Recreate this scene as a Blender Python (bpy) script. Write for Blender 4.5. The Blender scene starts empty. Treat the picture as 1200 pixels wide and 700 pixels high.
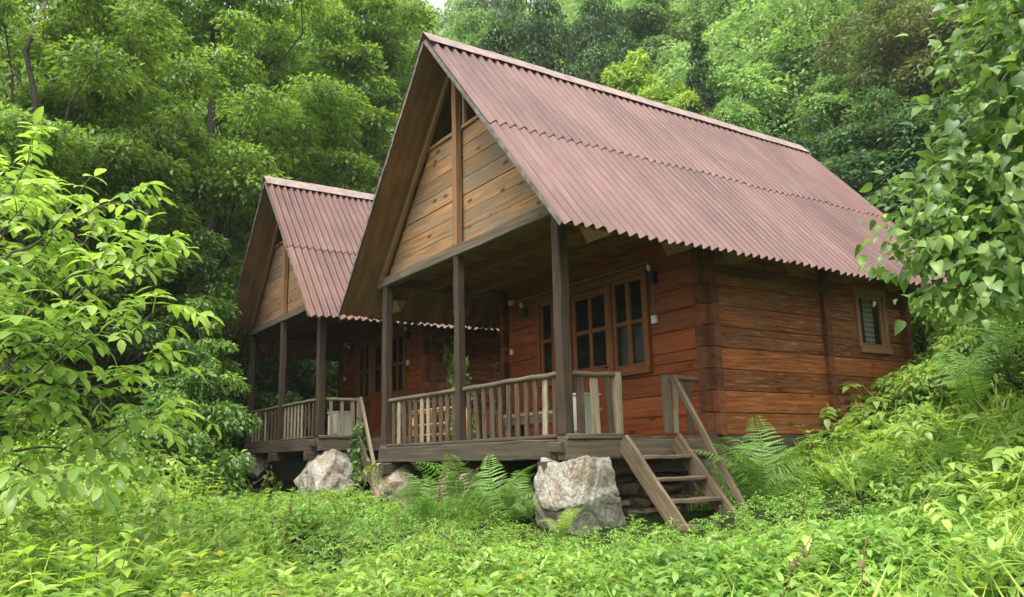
import bpy, math, random
import numpy as np

# ------------------------------------------------------------------ camera, light, exposure
S = bpy.context.scene
COL = S.collection
R = math.radians
CAM = np.array([9.158, -5.306, -0.2114])
YAW, PITCH, ROLL, FOC = 0.97935, 0.19401, -0.02239, 948.24          # focal length in pixels of a 1200 px wide frame
FW = np.array([-math.sin(YAW)*math.cos(PITCH), math.cos(YAW)*math.cos(PITCH), math.sin(PITCH)])
RT0 = np.array([math.cos(YAW), math.sin(YAW), 0.0]); UP0 = np.cross(RT0, FW)
RT = RT0*math.cos(ROLL) + UP0*math.sin(ROLL); UP = -RT0*math.sin(ROLL) + UP0*math.cos(ROLL)
cd = bpy.data.cameras.new('camera'); cam = bpy.data.objects.new('camera', cd); COL.objects.link(cam)
cd.sensor_width = 36.0; cd.lens = FOC/1200*36.0; cd.clip_start = 0.05; cd.clip_end = 2000
from mathutils import Matrix, Vector
cam.matrix_world = Matrix(((RT[0], UP[0], -FW[0], CAM[0]), (RT[1], UP[1], -FW[1], CAM[1]), (RT[2], UP[2], -FW[2], CAM[2]), (0, 0, 0, 1)))
S.camera = cam
W = bpy.data.worlds.new('World'); S.world = W; W.use_nodes = True
SUN_EL, SUN_AZ = R(64), R(28)             # azimuth measured from -y towards +x
nt = W.node_tree; bg = nt.nodes['Background']
sky = nt.nodes.new('ShaderNodeTexSky'); sky.sky_type = 'NISHITA'; sky.sun_disc = False
sky.sun_elevation = SUN_EL; sky.air_density = 1.0; sky.dust_density = 4.0; sky.ozone_density = 1.0
sdir = Vector((math.sin(SUN_AZ)*math.cos(SUN_EL), -math.cos(SUN_AZ)*math.cos(SUN_EL), math.sin(SUN_EL)))
sky.sun_rotation = math.atan2(sdir.x, sdir.y)
hs = nt.nodes.new('ShaderNodeHueSaturation'); hs.inputs['Saturation'].default_value = 0.08   # cloud cover: grey-white sky
nt.links.new(sky.outputs[0], hs.inputs['Color']); nt.links.new(hs.outputs[0], bg.inputs[0])
bg.inputs[1].default_value = 0.15
sl = bpy.data.lights.new('sun', 'SUN'); so = bpy.data.objects.new('sun', sl); COL.objects.link(so)
sl.energy = 1.5; sl.angle = R(35); sl.color = (1.0, 0.96, 0.9)
so.rotation_euler = sdir.to_track_quat('Z', 'Y').to_euler(); so.location = (0, 0, 60)
S.view_settings.view_transform = 'Standard'; S.view_settings.look = 'None'
S.view_settings.gamma = 1.0; S.view_settings.exposure = 1.42; S.view_settings.use_curve_mapping = False
S.render.engine = 'CYCLES'
cy = S.cycles
cy.max_bounces = 7; cy.diffuse_bounces = 5; cy.glossy_bounces = 2; cy.transmission_bounces = 3; cy.transparent_max_bounces = 8
cy.volume_bounces = 1; cy.caustics_reflective = False; cy.caustics_refractive = False; cy.use_denoising = True

rng = np.random.default_rng(11); random.seed(5)

def at(u, v, d):
    """world point seen at pixel (u, v) of a 1200x700 frame, d metres along the view axis"""
    return CAM + d*(FW + (u-600)/FOC*RT - (v-350)/FOC*UP)

HF = np.array([-math.sin(YAW), math.cos(YAW)]); HR = np.array([math.cos(YAW), math.sin(YAW)])
def uv_of(x, y):
    dx = np.asarray(x, float)-CAM[0]; dy = np.asarray(y, float)-CAM[1]
    return dx*HF[0]+dy*HF[1], dx*HR[0]+dy*HR[1]
def xy_of(u, v):
    return CAM[0]+u*HF[0]+v*HR[0], CAM[1]+u*HF[1]+v*HR[1]
def splus(t, k=2.0):
    return np.log1p(np.exp(np.clip(t/k, -40, 40)))*k
def ground(x, y):
    x = np.asarray(x, float); y = np.asarray(y, float)
    u, v = uv_of(x, y)
    z = -0.97 - 0.10*np.clip(8.4-u, 0, 12)
    z = z + 0.10*splus(v-1.0, 0.4)*np.clip(1-(v-9)/60, 0.3, 1)
    z = z - 0.02*np.clip(-v-4, 0, 10)
    z = z + 0.30*splus(v-4.1+0.12*np.clip(7-u, 0, 4), 0.45)
    u0 = 25 - 0.55*np.clip(v-5, 0, 22)
    z = z + 0.64*splus(u-u0, 3.0)
    z = z + 0.05*np.sin(x*1.3+0.7*y)+0.04*np.sin(1.9*y-0.8*x+1.0)+0.5*np.sin(x*.11+.3)*np.sin(y*.13)*np.clip((u-26)/20, 0, 1)
    # level, dry pad under the cabins
    return z

# ------------------------------------------------------------------ small node helpers / materials
def new_mat(name):
    m = bpy.data.materials.new(name); m.use_nodes = True
    n = m.node_tree.nodes; l = m.node_tree.links
    return m, n, l, n['Principled BSDF'], n['Material Output']
def ramp(n, stops):
    r = n.new('ShaderNodeValToRGB'); e = r.color_ramp.elements
    while len(e) > 1: e.remove(e[-1])
    e[0].position = stops[0][0]; e[0].color = (*stops[0][1], 1)
    for p, c in stops[1:]:
        k = e.new(p); k.color = (*c, 1)
    return r
def mixc(n, l, fac, a, b, mode='MIX'):
    m = n.new('ShaderNodeMix'); m.data_type = 'RGBA'; m.blend_type = mode
    for s, v in (('Factor', fac), ('A', a), ('B', b)):
        sock = [i for i in m.inputs if i.name == s and (i.type == 'RGBA' if s != 'Factor' else i.type == 'VALUE')][0]
        if hasattr(v, 'links') or hasattr(v, 'is_linked'): l.new(v, sock)
        elif s == 'Factor': sock.default_value = v
        else: sock.default_value = (*v, 1)
    return [o for o in m.outputs if o.type == 'RGBA'][0]
def noise(n, l, vec, scale, detail=4, rough=0.55):
    t = n.new('ShaderNodeTexNoise'); t.inputs['Scale'].default_value = scale
    t.inputs['Detail'].default_value = detail; t.inputs['Roughness'].default_value = rough
    if vec is not None: l.new(vec, t.inputs['Vector'])
    return t.outputs['Fac']
def mapping(n, l, vec, sc):
    m = n.new('ShaderNodeMapping'); m.inputs['Scale'].default_value = sc; l.new(vec, m.inputs['Vector']); return m.outputs[0]

def leaf_mat(name, dark, mid, light, trans=0.35, rough=0.45, patch=0.6, spec=0.5, odd=None):
    m, n, l, p, out = new_mat(name)
    geo = n.new('ShaderNodeNewGeometry'); tc = n.new('ShaderNodeTexCoord'); oi = n.new('ShaderNodeObjectInfo')
    dark, mid, light = (tuple(np.array(c)*(1.06, 1.0, 1.6)) for c in (dark, mid, light))
    st = [(0.0, dark), (0.45, mid), (0.92, light)]
    if odd: st += [(0.965, light), (0.975, odd)]
    r = ramp(n, st); l.new(geo.outputs['Random Per Island'], r.inputs[0])
    nf = noise(n, l, tc.outputs['Object'], patch, 3)
    r2 = ramp(n, [(0.3, (0.62, 0.68, 0.62)), (0.7, (1.3, 1.22, 1.12))]); l.new(nf, r2.inputs[0])
    c = mixc(n, l, 1.0, r.outputs[0], r2.outputs[0], 'MULTIPLY')
    h = n.new('ShaderNodeHueSaturation'); mr = n.new('ShaderNodeMapRange')
    mr.inputs['To Min'].default_value = 0.82; mr.inputs['To Max'].default_value = 1.15
    l.new(oi.outputs['Random'], mr.inputs['Value']); l.new(mr.outputs[0], h.inputs['Value']); l.new(c, h.inputs['Color'])
    l.new(h.outputs[0], p.inputs['Base Color'])
    p.inputs['Roughness'].default_value = rough; p.inputs['Specular IOR Level'].default_value = spec
    tr = n.new('ShaderNodeBsdfTranslucent'); tcol = mixc(n, l, 1.0, h.outputs[0], (1.2, 1.25, 0.7), 'MULTIPLY')
    l.new(tcol, tr.inputs['Color'])
    ms = n.new('ShaderNodeMixShader'); ms.inputs[0].default_value = trans
    l.new(p.outputs[0], ms.inputs[1]); l.new(tr.outputs[0], ms.inputs[2]); l.new(ms.outputs[0], out.inputs['Surface'])
    return m

def wood_mat(name, c_dark, c_light, c_weather, weather=0.3, knots=0.0, rough=0.75, var=0.35, streak=0.0, grain=28.0, spec=0.3, weather_scale=1.2):
    m, n, l, p, out = new_mat(name)
    uv = n.new('ShaderNodeUVMap'); geo = n.new('ShaderNodeNewGeometry')
    g = noise(n, l, mapping(n, l, uv.outputs[0], (1.3, grain, 1)), 1.0, 6, 0.6)
    r = ramp(n, [(0.32, c_dark), (0.68, c_light)]); l.new(g, r.inputs[0]); c = r.outputs[0]
    # board to board variation
    r2 = ramp(n, [(0, (1-var,)*3), (1, (1+var*0.6, 1+var*.55, 1+var*.5))]); l.new(geo.outputs['Random Per Island'], r2.inputs[0])
    c = mixc(n, l, 1.0, c, r2.outputs[0], 'MULTIPLY')
    # blotchy weathering
    w = noise(n, l, mapping(n, l, uv.outputs[0], (weather_scale, weather_scale*4.2, 1)), 1.0, 5, 0.65)
    rw = ramp(n, [(0.62-weather*0.45, (0, 0, 0)), (0.78-weather*0.2, (1, 1, 1))]); l.new(w, rw.inputs[0])
    mm = n.new('ShaderNodeMath'); mm.operation = 'MULTIPLY'; mm.inputs[1].default_value = min(1.0, 0.35+weather); l.new(rw.outputs[0], mm.inputs[0])
    c = mixc(n, l, mm.outputs[0], c, c_weather)
    if streak:
        s = noise(n, l, mapping(n, l, uv.outputs[0], (2.6, 46, 1)), 1.0, 4, 0.7)
        rs = ramp(n, [(0.66-streak*0.1, (0, 0, 0)), (0.72-streak*0.1, (1, 1, 1))]); l.new(s, rs.inputs[0])
        m2 = n.new('ShaderNodeMath'); m2.operation = 'MULTIPLY'; m2.inputs[1].default_value = 0.6; l.new(rs.outputs[0], m2.inputs[0])
        c = mixc(n, l, m2.outputs[0], c, (0.36, 0.24, 0.14))
    if knots:
        vo = n.new('ShaderNodeTexVoronoi'); vo.inputs['Scale'].default_value = 1.0; l.new(mapping(n, l, uv.outputs[0], (2.3, 5.5, 1)), vo.inputs['Vector'])
        rk = ramp(n, [(0.05, (0.16, 0.09, 0.05)), (0.12, (0.5, 0.36, 0.24)), (0.2, (1, 1, 1))]); l.new(vo.outputs['Distance'], rk.inputs[0])
        c = mixc(n, l, knots, c, mixc(n, l, 1.0, c, rk.outputs[0], 'MULTIPLY'))
    l.new(c, p.inputs['Base Color'])
    p.inputs['Roughness'].default_value = rough; p.inputs['Specular IOR Level'].default_value = spec
    b = n.new('ShaderNodeBump'); b.inputs['Strength'].default_value = 0.55; b.inputs['Distance'].default_value = 0.008
    l.new(g, b.inputs['Height']); l.new(b.outputs[0], p.inputs['Normal'])
    return m

def plain_mat(name, col, rough=0.6, metal=0.0, nscale=8, namt=0.25, bump=0.0, coord='Object'):
    m, n, l, p, out = new_mat(name)
    tc = n.new('ShaderNodeTexCoord'); f = noise(n, l, tc.outputs[coord], nscale, 5)
    r = ramp(n, [(0.3, tuple(c*(1-namt) for c in col)), (0.7, tuple(min(1, c*(1+namt)) for c in col))]); l.new(f, r.inputs[0])
    l.new(r.outputs[0], p.inputs['Base Color']); p.inputs['Roughness'].default_value = rough; p.inputs['Metallic'].default_value = metal
    if bump:
        b = n.new('ShaderNodeBump'); b.inputs['Strength'].default_value = bump; b.inputs['Distance'].default_value = 0.02
        l.new(f, b.inputs['Height']); l.new(b.outputs[0], p.inputs['Normal'])
    return m

def roof_mat():
    m, n, l, p, out = new_mat('corrugated_roofing')
    tc = n.new('ShaderNodeTexCoord'); uv = n.new('ShaderNodeUVMap')
    a = noise(n, l, mapping(n, l, uv.outputs[0], (0.9, 0.5, 1)), 1.0, 6, 0.6)
    r = ramp(n, [(0.28, (0.064, 0.027, 0.021)), (0.5, (0.116, 0.050, 0.040)), (0.75, (0.176, 0.088, 0.071))]); l.new(a, r.inputs[0])
    # sheet to sheet fading (sheets 0.98 m wide)
    sx = n.new('ShaderNodeSeparateXYZ'); l.new(uv.outputs[0], sx.inputs[0])
    q = n.new('ShaderNodeMath'); q.operation = 'DIVIDE'; q.inputs[1].default_value = 0.98; l.new(sx.outputs[0], q.inputs[0])
    fl = n.new('ShaderNodeMath'); fl.operation = 'FLOOR'; l.new(q.outputs[0], fl.inputs[0])
    wn = n.new('ShaderNodeTexWhiteNoise'); wn.noise_dimensions = '1D'; l.new(fl.outputs[0], wn.inputs['W'])
    rs = ramp(n, [(0, (0.86, 0.84, 0.83)), (1, (1.10, 1.13, 1.12))]); l.new(wn.outputs['Value'], rs.inputs[0])
    c = mixc(n, l, 1.0, r.outputs[0], rs.outputs[0], 'MULTIPLY')
    # dust lines and lichen specks
    d = noise(n, l, mapping(n, l, uv.outputs[0], (26, 1.2, 1)), 1.0, 3, 0.6)
    rd = ramp(n, [(0.5, (0, 0, 0)), (0.75, (0.5, 0.5, 0.5))]); l.new(d, rd.inputs[0])
    c = mixc(n, l, rd.outputs[0], c, (0.205, 0.135, 0.108))
    sp = noise(n, l, mapping(n, l, uv.outputs[0], (60, 60, 1)), 1.0, 2, 0.5)
    rp = ramp(n, [(0.7, (0, 0, 0)), (0.76, (0.6, 0.6, 0.6))]); l.new(sp, rp.inputs[0])
    c = mixc(n, l, rp.outputs[0], c, (0.36, 0.31, 0.28))
    l.new(c, p.inputs['Base Color']); p.inputs['Roughness'].default_value = 0.55; p.inputs['Specular IOR Level'].default_value = 0.35
    return m

def rock_mat(name, a, b, c, blotch):
    m, n, l, p, out = new_mat(name)
    tc = n.new('ShaderNodeTexCoord'); v = tc.outputs['Object']
    f = noise(n, l, v, 3.2, 8, 0.65); r = ramp(n, [(0.3, a), (0.48, b), (0.66, c)]); l.new(f, r.inputs[0])
    g = noise(n, l, v, 2.1, 4, 0.6); rg = ramp(n, [(0.55, (0, 0, 0)), (0.66, (0.75, 0.75, 0.75))]); l.new(g, rg.inputs[0])
    cc = mixc(n, l, rg.outputs[0], r.outputs[0], blotch)
    h = noise(n, l, v, 26, 6, 0.7); rh = ramp(n, [(0.32, (0.45, 0.43, 0.4)), (0.5, (1, 1, 1))]); l.new(h, rh.inputs[0])
    cc = mixc(n, l, 0.8, cc, mixc(n, l, 1.0, cc, rh.outputs[0], 'MULTIPLY'))
    l.new(cc, p.inputs['Base Color']); p.inputs['Roughness'].default_value = 0.9; p.inputs['Specular IOR Level'].default_value = 0.2
    bb = n.new('ShaderNodeBump'); bb.inputs['Strength'].default_value = 1.0; bb.inputs['Distance'].default_value = 0.05
    l.new(h, bb.inputs['Height']); l.new(bb.outputs[0], p.inputs['Normal'])
    return m

def glass_mat():
    m, n, l, p, out = new_mat('window_glass')
    p.inputs['Base Color'].default_value = (0.016, 0.019, 0.019, 1); p.inputs['Roughness'].default_value = 0.05; p.inputs['Specular IOR Level'].default_value = 1.0
    tc = n.new('ShaderNodeTexCoord'); b = n.new('ShaderNodeBump'); b.inputs['Strength'].default_value = 0.25; b.inputs['Distance'].default_value = 0.05; l.new(noise(n, l, tc.outputs['Object'], 2.4, 2), b.inputs['Height']); l.new(b.outputs[0], p.inputs['Normal'])
    t = n.new('ShaderNodeBsdfTransparent'); t.inputs[0].default_value = (0.88, 0.9, 0.88, 1)
    ms = n.new('ShaderNodeMixShader'); ms.inputs[0].default_value = 0.3
    l.new(t.outputs[0], ms.inputs[1]); l.new(p.outputs[0], ms.inputs[2]); l.new(ms.outputs[0], out.inputs['Surface'])
    return m

M = {}
M['log_red'] = wood_mat('stained_front_logs', (0.13, 0.030, 0.007), (0.37, 0.098, 0.020), (0.17, 0.055, 0.018), 0.24, 0.85, 0.6, 0.35, 0.0, 22)
M['log_side'] = wood_mat('weathered_side_logs', (0.080, 0.022, 0.006), (0.34, 0.102, 0.022), (0.26, 0.125, 0.05), 0.28, 0.7, 0.75, 0.45, 1.0, 26)
M['log_end'] = wood_mat('log_end_grain', (0.085, 0.026, 0.010), (0.19, 0.068, 0.024), (0.22, 0.115, 0.055), 0.22, 0.0, 0.8, 0.45, 0.0, 12)
M['gable'] = wood_mat('pine_gable_boards', (0.165, 0.075, 0.026), (0.50, 0.275, 0.105), (0.19, 0.145, 0.098), 0.60, 0.95, 0.7, 0.42, 0.35, 26, 0.3, 0.8)
M['gable_post'] = wood_mat('pine_post', (0.17, 0.085, 0.035), (0.30, 0.17, 0.08), (0.19, 0.125, 0.075), 0.3, 0.3, 0.7, 0.15, 0.0, 30)
M['post'] = wood_mat('weathered_post', (0.022, 0.0145, 0.0088), (0.072, 0.048, 0.029), (0.065, 0.048, 0.033), 0.3, 0.15, 0.85, 0.2, 0.0, 30)
M['grey'] = wood_mat('grey_weathered_wood', (0.052, 0.039, 0.024), (0.175, 0.138, 0.088), (0.105, 0.090, 0.064), 0.4, 0.4, 0.85, 0.4, 0.0, 24)
M['beam'] = wood_mat('dark_weathered_beam', (0.030, 0.023, 0.015), (0.110, 0.088, 0.058), (0.070, 0.059, 0.042), 0.45, 0.15, 0.9, 0.3, 0.0, 20)
M['baluster'] = wood_mat('baluster_wood', (0.036, 0.023, 0.0135), (0.115, 0.077, 0.047), (0.155, 0.118, 0.080), 0.24, 0.25, 0.8, 0.6, 0.0, 24)
M['pale'] = wood_mat('bleached_wood', (0.15, 0.118, 0.072), (0.36, 0.30, 0.20), (0.24, 0.205, 0.14), 0.35, 0.2, 0.8, 0.25, 0.0, 22)
M['frame'] = wood_mat('varnished_joinery', (0.14, 0.046, 0.012), (0.27, 0.105, 0.028), (0.17, 0.07, 0.024), 0.2, 0.3, 0.5, 0.2, 0.0, 26)
M['doorwood'] = wood_mat('red_door_panel', (0.15, 0.025, 0.006), (0.29, 0.056, 0.012), (0.19, 0.04, 0.012), 0.2, 0.2, 0.5, 0.2, 0.0, 22)
M['ceil'] = wood_mat('porch_ceiling_boards', (0.125, 0.055, 0.021), (0.25, 0.12, 0.048), (0.15, 0.082, 0.04), 0.25, 0.5, 0.7, 0.35, 0.0, 24)
M['osb'] = wood_mat('strand_board', (0.115, 0.058, 0.022), (0.27, 0.155, 0.064), (0.16, 0.088, 0.038), 0.45, 0.0, 0.8, 0.15, 0.0, 9, 0.2, 4.2)
M['stair'] = wood_mat('worn_stair_wood', (0.058, 0.040, 0.024), (0.20, 0.148, 0.092), (0.34, 0.28, 0.20), 0.16, 0.3, 0.75, 0.4, 0.0, 22)
M['roof'] = roof_mat()
M['cap'] = plain_mat('dusty_ridge_cap', (0.25, 0.185, 0.16), 0.7, 0, 5, 0.3)
M['edge'] = plain_mat('roof_edge_felt', (0.13, 0.115, 0.098), 0.9, 0, 9, 0.6)
M['glass'] = glass_mat()
M['dark'] = plain_mat('black_metal', (0.018, 0.017, 0.016), 0.5, 0, 6, 0.2)
M['plastic'] = plain_mat('white_plastic', (0.62, 0.62, 0.58), 0.45, 0, 6, 0.08)
M['conduit'] = plain_mat('dusty_conduit', (0.26, 0.22, 0.16), 0.5, 0, 6, 0.1)
M['bulb'] = plain_mat('milk_glass_bulb', (0.75, 0.73, 0.68), 0.2, 0, 6, 0.03)
M['paint'] = wood_mat('chipped_white_paint', (0.52, 0.52, 0.42), (0.64, 0.63, 0.52), (0.42, 0.40, 0.32), 0.2, 0, 0.6, 0.1)
M['bamboo'] = wood_mat('bamboo', (0.42, 0.22, 0.07), (0.60, 0.36, 0.13), (0.36, 0.22, 0.1), 0.2, 0, 0.4, 0.3, 0, 14)
M['cloth'] = plain_mat('curtain_and_reflection_grey', (0.30, 0.33, 0.34), 0.9, 0, 9, 0.15)  # loft curtain cloth, and the grey imitating reflection in the right front window
M['bark'] = plain_mat('bark', (0.075, 0.060, 0.045), 0.9, 0, 9, 0.45, 0.8)
M['bark_green'] = plain_mat('mossy_bark', (0.080, 0.078, 0.045), 0.9, 0, 9, 0.4, 0.6)
M['twig'] = plain_mat('twig_bark', (0.10, 0.085, 0.05), 0.8, 0, 20, 0.3)
M['deadstem'] = plain_mat('dry_stem', (0.12, 0.078, 0.036), 0.85, 0, 12, 0.45)
M['rock'] = rock_mat('pale_rubble_stone', (0.20, 0.175, 0.135), (0.42, 0.385, 0.31), (0.58, 0.55, 0.47), (0.40, 0.26, 0.17))
M['rock_pink'] = rock_mat('pinkish_stone', (0.17, 0.13, 0.10), (0.33, 0.26, 0.20), (0.47, 0.40, 0.32), (0.36, 0.23, 0.15))
M['rock_dark'] = rock_mat('dark_flat_stone', (0.10, 0.078, 0.052), (0.23, 0.18, 0.12), (0.36, 0.29, 0.20), (0.28, 0.17, 0.10))

# ------------------------------------------------------------------ mesh helpers
class MB:
    """collects bars, boxes, prisms; build() links them as ONE mesh object"""
    def __init__(s): s.v = []; s.f = []; s.u = []
    def face(s, idx, uvs): s.f.append(idx); s.u.extend(uvs)
    def bar(s, p0, p1, w, h, up=(0, 0, 1), ch=0.006, seg=1, wob=0.0, off=None, taper=1.0):
        """chamfered bar from p0 to p1: w across, h along 'up'"""
        p0 = np.array(p0, float); p1 = np.array(p1, float); d = p1-p0; L = np.linalg.norm(d); d /= L
        a = np.cross(d, np.array(up, float)); a /= np.linalg.norm(a); b = np.cross(a, d)
        c = min(ch, w*0.45, h*0.45); x, y = w/2, h/2
        prof = [(-x+c, -y), (x-c, -y), (x, -y+c), (x, y-c), (x-c, y), (-x+c, y), (-x, y-c), (-x, -y+c)]
        per = [0]
        for i in range(8):
            q, r_ = prof[i], prof[(i+1) % 8]; per.append(per[-1]+math.hypot(r_[0]-q[0], r_[1]-q[1]))
        ou, ov = off if off else (random.uniform(0, 60), random.uniform(0, 60))
        base = len(s.v)
        for k in range(seg+1):
            t = k/seg; sc = 1+(taper-1)*t
            j = (a*random.gauss(0, wob)+b*random.gauss(0, wob)) if wob else 0
            sw = sc*(1+(random.gauss(0, wob*6) if wob else 0))
            for (px, py) in prof: s.v.append(p0+d*L*t+a*px*sw+b*py*sw+j)
        for k in range(seg):
            for i in range(8):
                i2 = (i+1) % 8; o = base+8*k
                s.face([o+i, o+i2, o+8+i2, o+8+i], [(ou+L*k/seg, ov+per[i]), (ou+L*k/seg, ov+per[i+1]), (ou+L*(k+1)/seg, ov+per[i+1]), (ou+L*(k+1)/seg, ov+per[i])])
        s.face([base+i for i in range(7, -1, -1)], [(ou+prof[i][0], ov+prof[i][1]) for i in range(7, -1, -1)])
        o = base+8*seg
        s.face([o+i for i in range(8)], [(ou+prof[i][0], ov+prof[i][1]) for i in range(8)])
    def abox(s, x0, x1, y0, y1, z0, z1, axis=0, ch=0.006, seg=1, wob=0):
        """axis-aligned bar, grain along axis"""
        c = [(x0+x1)/2, (y0+y1)/2, (z0+z1)/2]; e = [(x0, x1), (y0, y1), (z0, z1)]
        a = list(c); b = list(c); a[axis] = e[axis][0]; b[axis] = e[axis][1]
        if axis == 2: s.bar(a, b, x1-x0, y1-y0, (0, 1, 0), ch, seg, wob)
        elif axis == 0: s.bar(a, b, y1-y0, z1-z0, (0, 0, 1), ch, seg, wob)
        else: s.bar(a, b, x1-x0, z1-z0, (0, 0, 1), ch, seg, wob)
    def prism(s, pts, ext):
        """planar polygon pts extruded by vector ext"""
        pts = [np.array(p, float) for p in pts]; ext = np.array(ext, float); n = len(pts); base = len(s.v)
        s.v += pts; s.v += [p+ext for p in pts]
        d = pts[1]-pts[0]; d /= np.linalg.norm(d); nn = ext/np.linalg.norm(ext); e = np.cross(nn, d)
        ou, ov = random.uniform(0, 60), random.uniform(0, 60)
        q = [(ou+float((p-pts[0])@d), ov+float((p-pts[0])@e)) for p in pts]
        s.face(list(range(base+n-1, base-1, -1)), [q[i] for i in range(n-1, -1, -1)])
        s.face(list(range(base+n, base+2*n)), q)
        T = float(np.linalg.norm(ext))
        for i in range(n):
            j = (i+1) % n; Ls = float(np.linalg.norm(pts[j]-pts[i]))
            s.face([base+i, base+j, base+n+j, base+n+i], [(ou, ov), (ou+Ls, ov), (ou+Ls, ov+T), (ou, ov+T)])
    def tube(s, pts, rad, n=8):
        V, T = tube_np(np.array(pts, float), rad if np.ndim(rad) else [rad]*len(pts), n); base = len(s.v)
        s.v += list(V)
        ou, ov = random.uniform(0, 60), random.uniform(0, 60)
        for t in T: s.face([base+int(i) for i in t], [(ou+float(V[i] @ np.array([1, .7, .9])), ov+.3*float(V[i] @ np.array([.5, -.9, .1]))) for i in t])
    def build(s, name, mat, parent=None, smooth=False):
        me = bpy.data.meshes.new(name); me.from_pydata([tuple(map(float, p)) for p in s.v], [], s.f)
        uvl = me.uv_layers.new(name='UVMap'); uvl.data.foreach_set('uv', np.array(s.u, np.float32).ravel())
        me.materials.append(mat)
        if smooth: me.polygons.foreach_set('use_smooth', [True]*len(me.polygons))
        me.update(); o = bpy.data.objects.new(name, me); COL.objects.link(o)
        if parent is not None: o.parent = parent
        return o

def tube_np(P, rad, n=6):
    P = np.asarray(P, float); m = len(P); V = []
    tang = np.gradient(P, axis=0); tang /= np.linalg.norm(tang, axis=1)[:, None]+1e-9
    ref = np.array([0.13, 0.21, 1.0]) if abs(tang[0][2]) < 0.9 else np.array([1.0, 0.1, 0.0])
    for k in range(m):
        a = np.cross(tang[k], ref); a /= np.linalg.norm(a)+1e-9; b = np.cross(a, tang[k])
        for i in range(n):
            th = 2*math.pi*i/n; V.append(P[k]+rad[k]*(a*math.cos(th)+b*math.sin(th)))
    T = []
    for k in range(m-1):
        for i in range(n):
            j = (i+1) % n; o = k*n
            T.append((o+i, o+j, o+n+j)); T.append((o+i, o+n+j, o+n+i))
    V.append(P[0]); V.append(P[-1]); c0 = len(V)-2; c1 = len(V)-1
    for i in range(n):
        j = (i+1) % n; T.append((c0, j, i)); T.append((c1, (m-1)*n+i, (m-1)*n+j))
    return np.array(V), np.array(T, int)

def mesh_np(name, V, T, mat, parent=None, smooth=False):
    V = np.ascontiguousarray(V, np.float32); T = np.ascontiguousarray(T, np.int32)
    me = bpy.data.meshes.new(name); me.vertices.add(len(V)); me.vertices.foreach_set('co', V.ravel())
    k = T.shape[1]; me.loops.add(T.size); me.loops.foreach_set('vertex_index', T.ravel())
    me.polygons.add(len(T)); me.polygons.foreach_set('loop_start', np.arange(0, T.size, k, dtype=np.int32))
    me.polygons.foreach_set('loop_total', np.full(len(T), k, np.int32))
    if smooth: me.polygons.foreach_set('use_smooth', np.ones(len(T), bool))
    me.materials.append(mat); me.update(calc_edges=True); me.validate()
    o = bpy.data.objects.new(name, me); COL.objects.link(o)
    if parent is not None: o.parent = parent
    return o

class NP:
    """collects triangle soups"""
    def __init__(s): s.V = []; s.T = []; s.n = 0
    def add(s, V, T):
        s.V.append(np.asarray(V, float).reshape(-1, 3)); s.T.append(np.asarray(T, int)+s.n); s.n += len(s.V[-1])
    def get(s): return np.concatenate(s.V), np.concatenate(s.T)
    def build(s, name, mat, parent=None, smooth=False):
        V, T = s.get(); return mesh_np(name, V, T, mat, parent, smooth)

def tag(o, label=None, cat=None, group=None, kind=None):
    if label: o['label'] = label
    if cat: o['category'] = cat
    if group: o['group'] = group
    if kind: o['kind'] = kind
    return o
def thing(name, label, cat, loc=(0, 0, 0), group=None):
    o = bpy.data.objects.new(name, None); COL.objects.link(o); o.location = loc; o.empty_display_size = 0.3
    return tag(o, label, cat, group)
def copy_tree(o, parent=None):
    c = o.copy(); COL.objects.link(c); c.parent = parent
    for ch in o.children: copy_tree(ch, c)
    return c

# ---- leaves
def leaf_shape(stations, droop=0.25, fold=0.12, cup=0.0):
    """stations: [(x, halfwidth)], first and last are points"""
    V = [(0, 0, 0)]; T = []
    mids = stations[1:-1]
    for (x, w) in mids:
        z = -droop*x*x; V += [(x, w, z+fold*w*2), (x, 0, z), (x, -w, z+fold*w*2)]
    x = stations[-1][0]; V.append((x, 0, -droop*x*x)); tip = len(V)-1
    T += [(0, 2, 1), (0, 3, 2)]
    for i in range(len(mids)-1):
        o = 1+3*i; p = o+3
        T += [(o, o+1, p+1), (o, p+1, p), (o+1, o+2, p+2), (o+1, p+2, p+1)]
    o = 1+3*(len(mids)-1); T += [(o, o+1, tip), (o+1, o+2, tip)]
    return np.array(V, float), np.array(T, int)
L_SIMPLE = leaf_shape([(0, 0), (0.45, 0.24), (1, 0)], 0.2, 0.2)
L_OVAL = leaf_shape([(0, 0), (0.25, 0.2), (0.6, 0.22), (1, 0)], 0.35, 0.15)
L_LANCE = leaf_shape([(0, 0), (0.25, 0.13), (0.6, 0.12), (1, 0)], 0.4, 0.2)
L_BROAD = leaf_shape([(0, 0), (-0.02, 0.20), (0.16, 0.39), (0.42, 0.40), (0.72, 0.22), (1, 0)], 0.3, 0.13)
L_BROAD2 = leaf_shape([(0, 0), (0.0, 0.14), (0.15, 0.31), (0.4, 0.36), (0.68, 0.24), (0.88, 0.09), (1, 0)], 0.6, 0.24)
L_NETTLE = leaf_shape([(0, 0), (0.12, 0.22), (0.4, 0.27), (0.75, 0.13), (1, 0)], 0.35, 0.15)
L_WALNUT = leaf_shape([(0, 0), (0.18, 0.13), (0.5, 0.23), (0.8, 0.16), (1, 0)], 0.3, 0.14)

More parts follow.
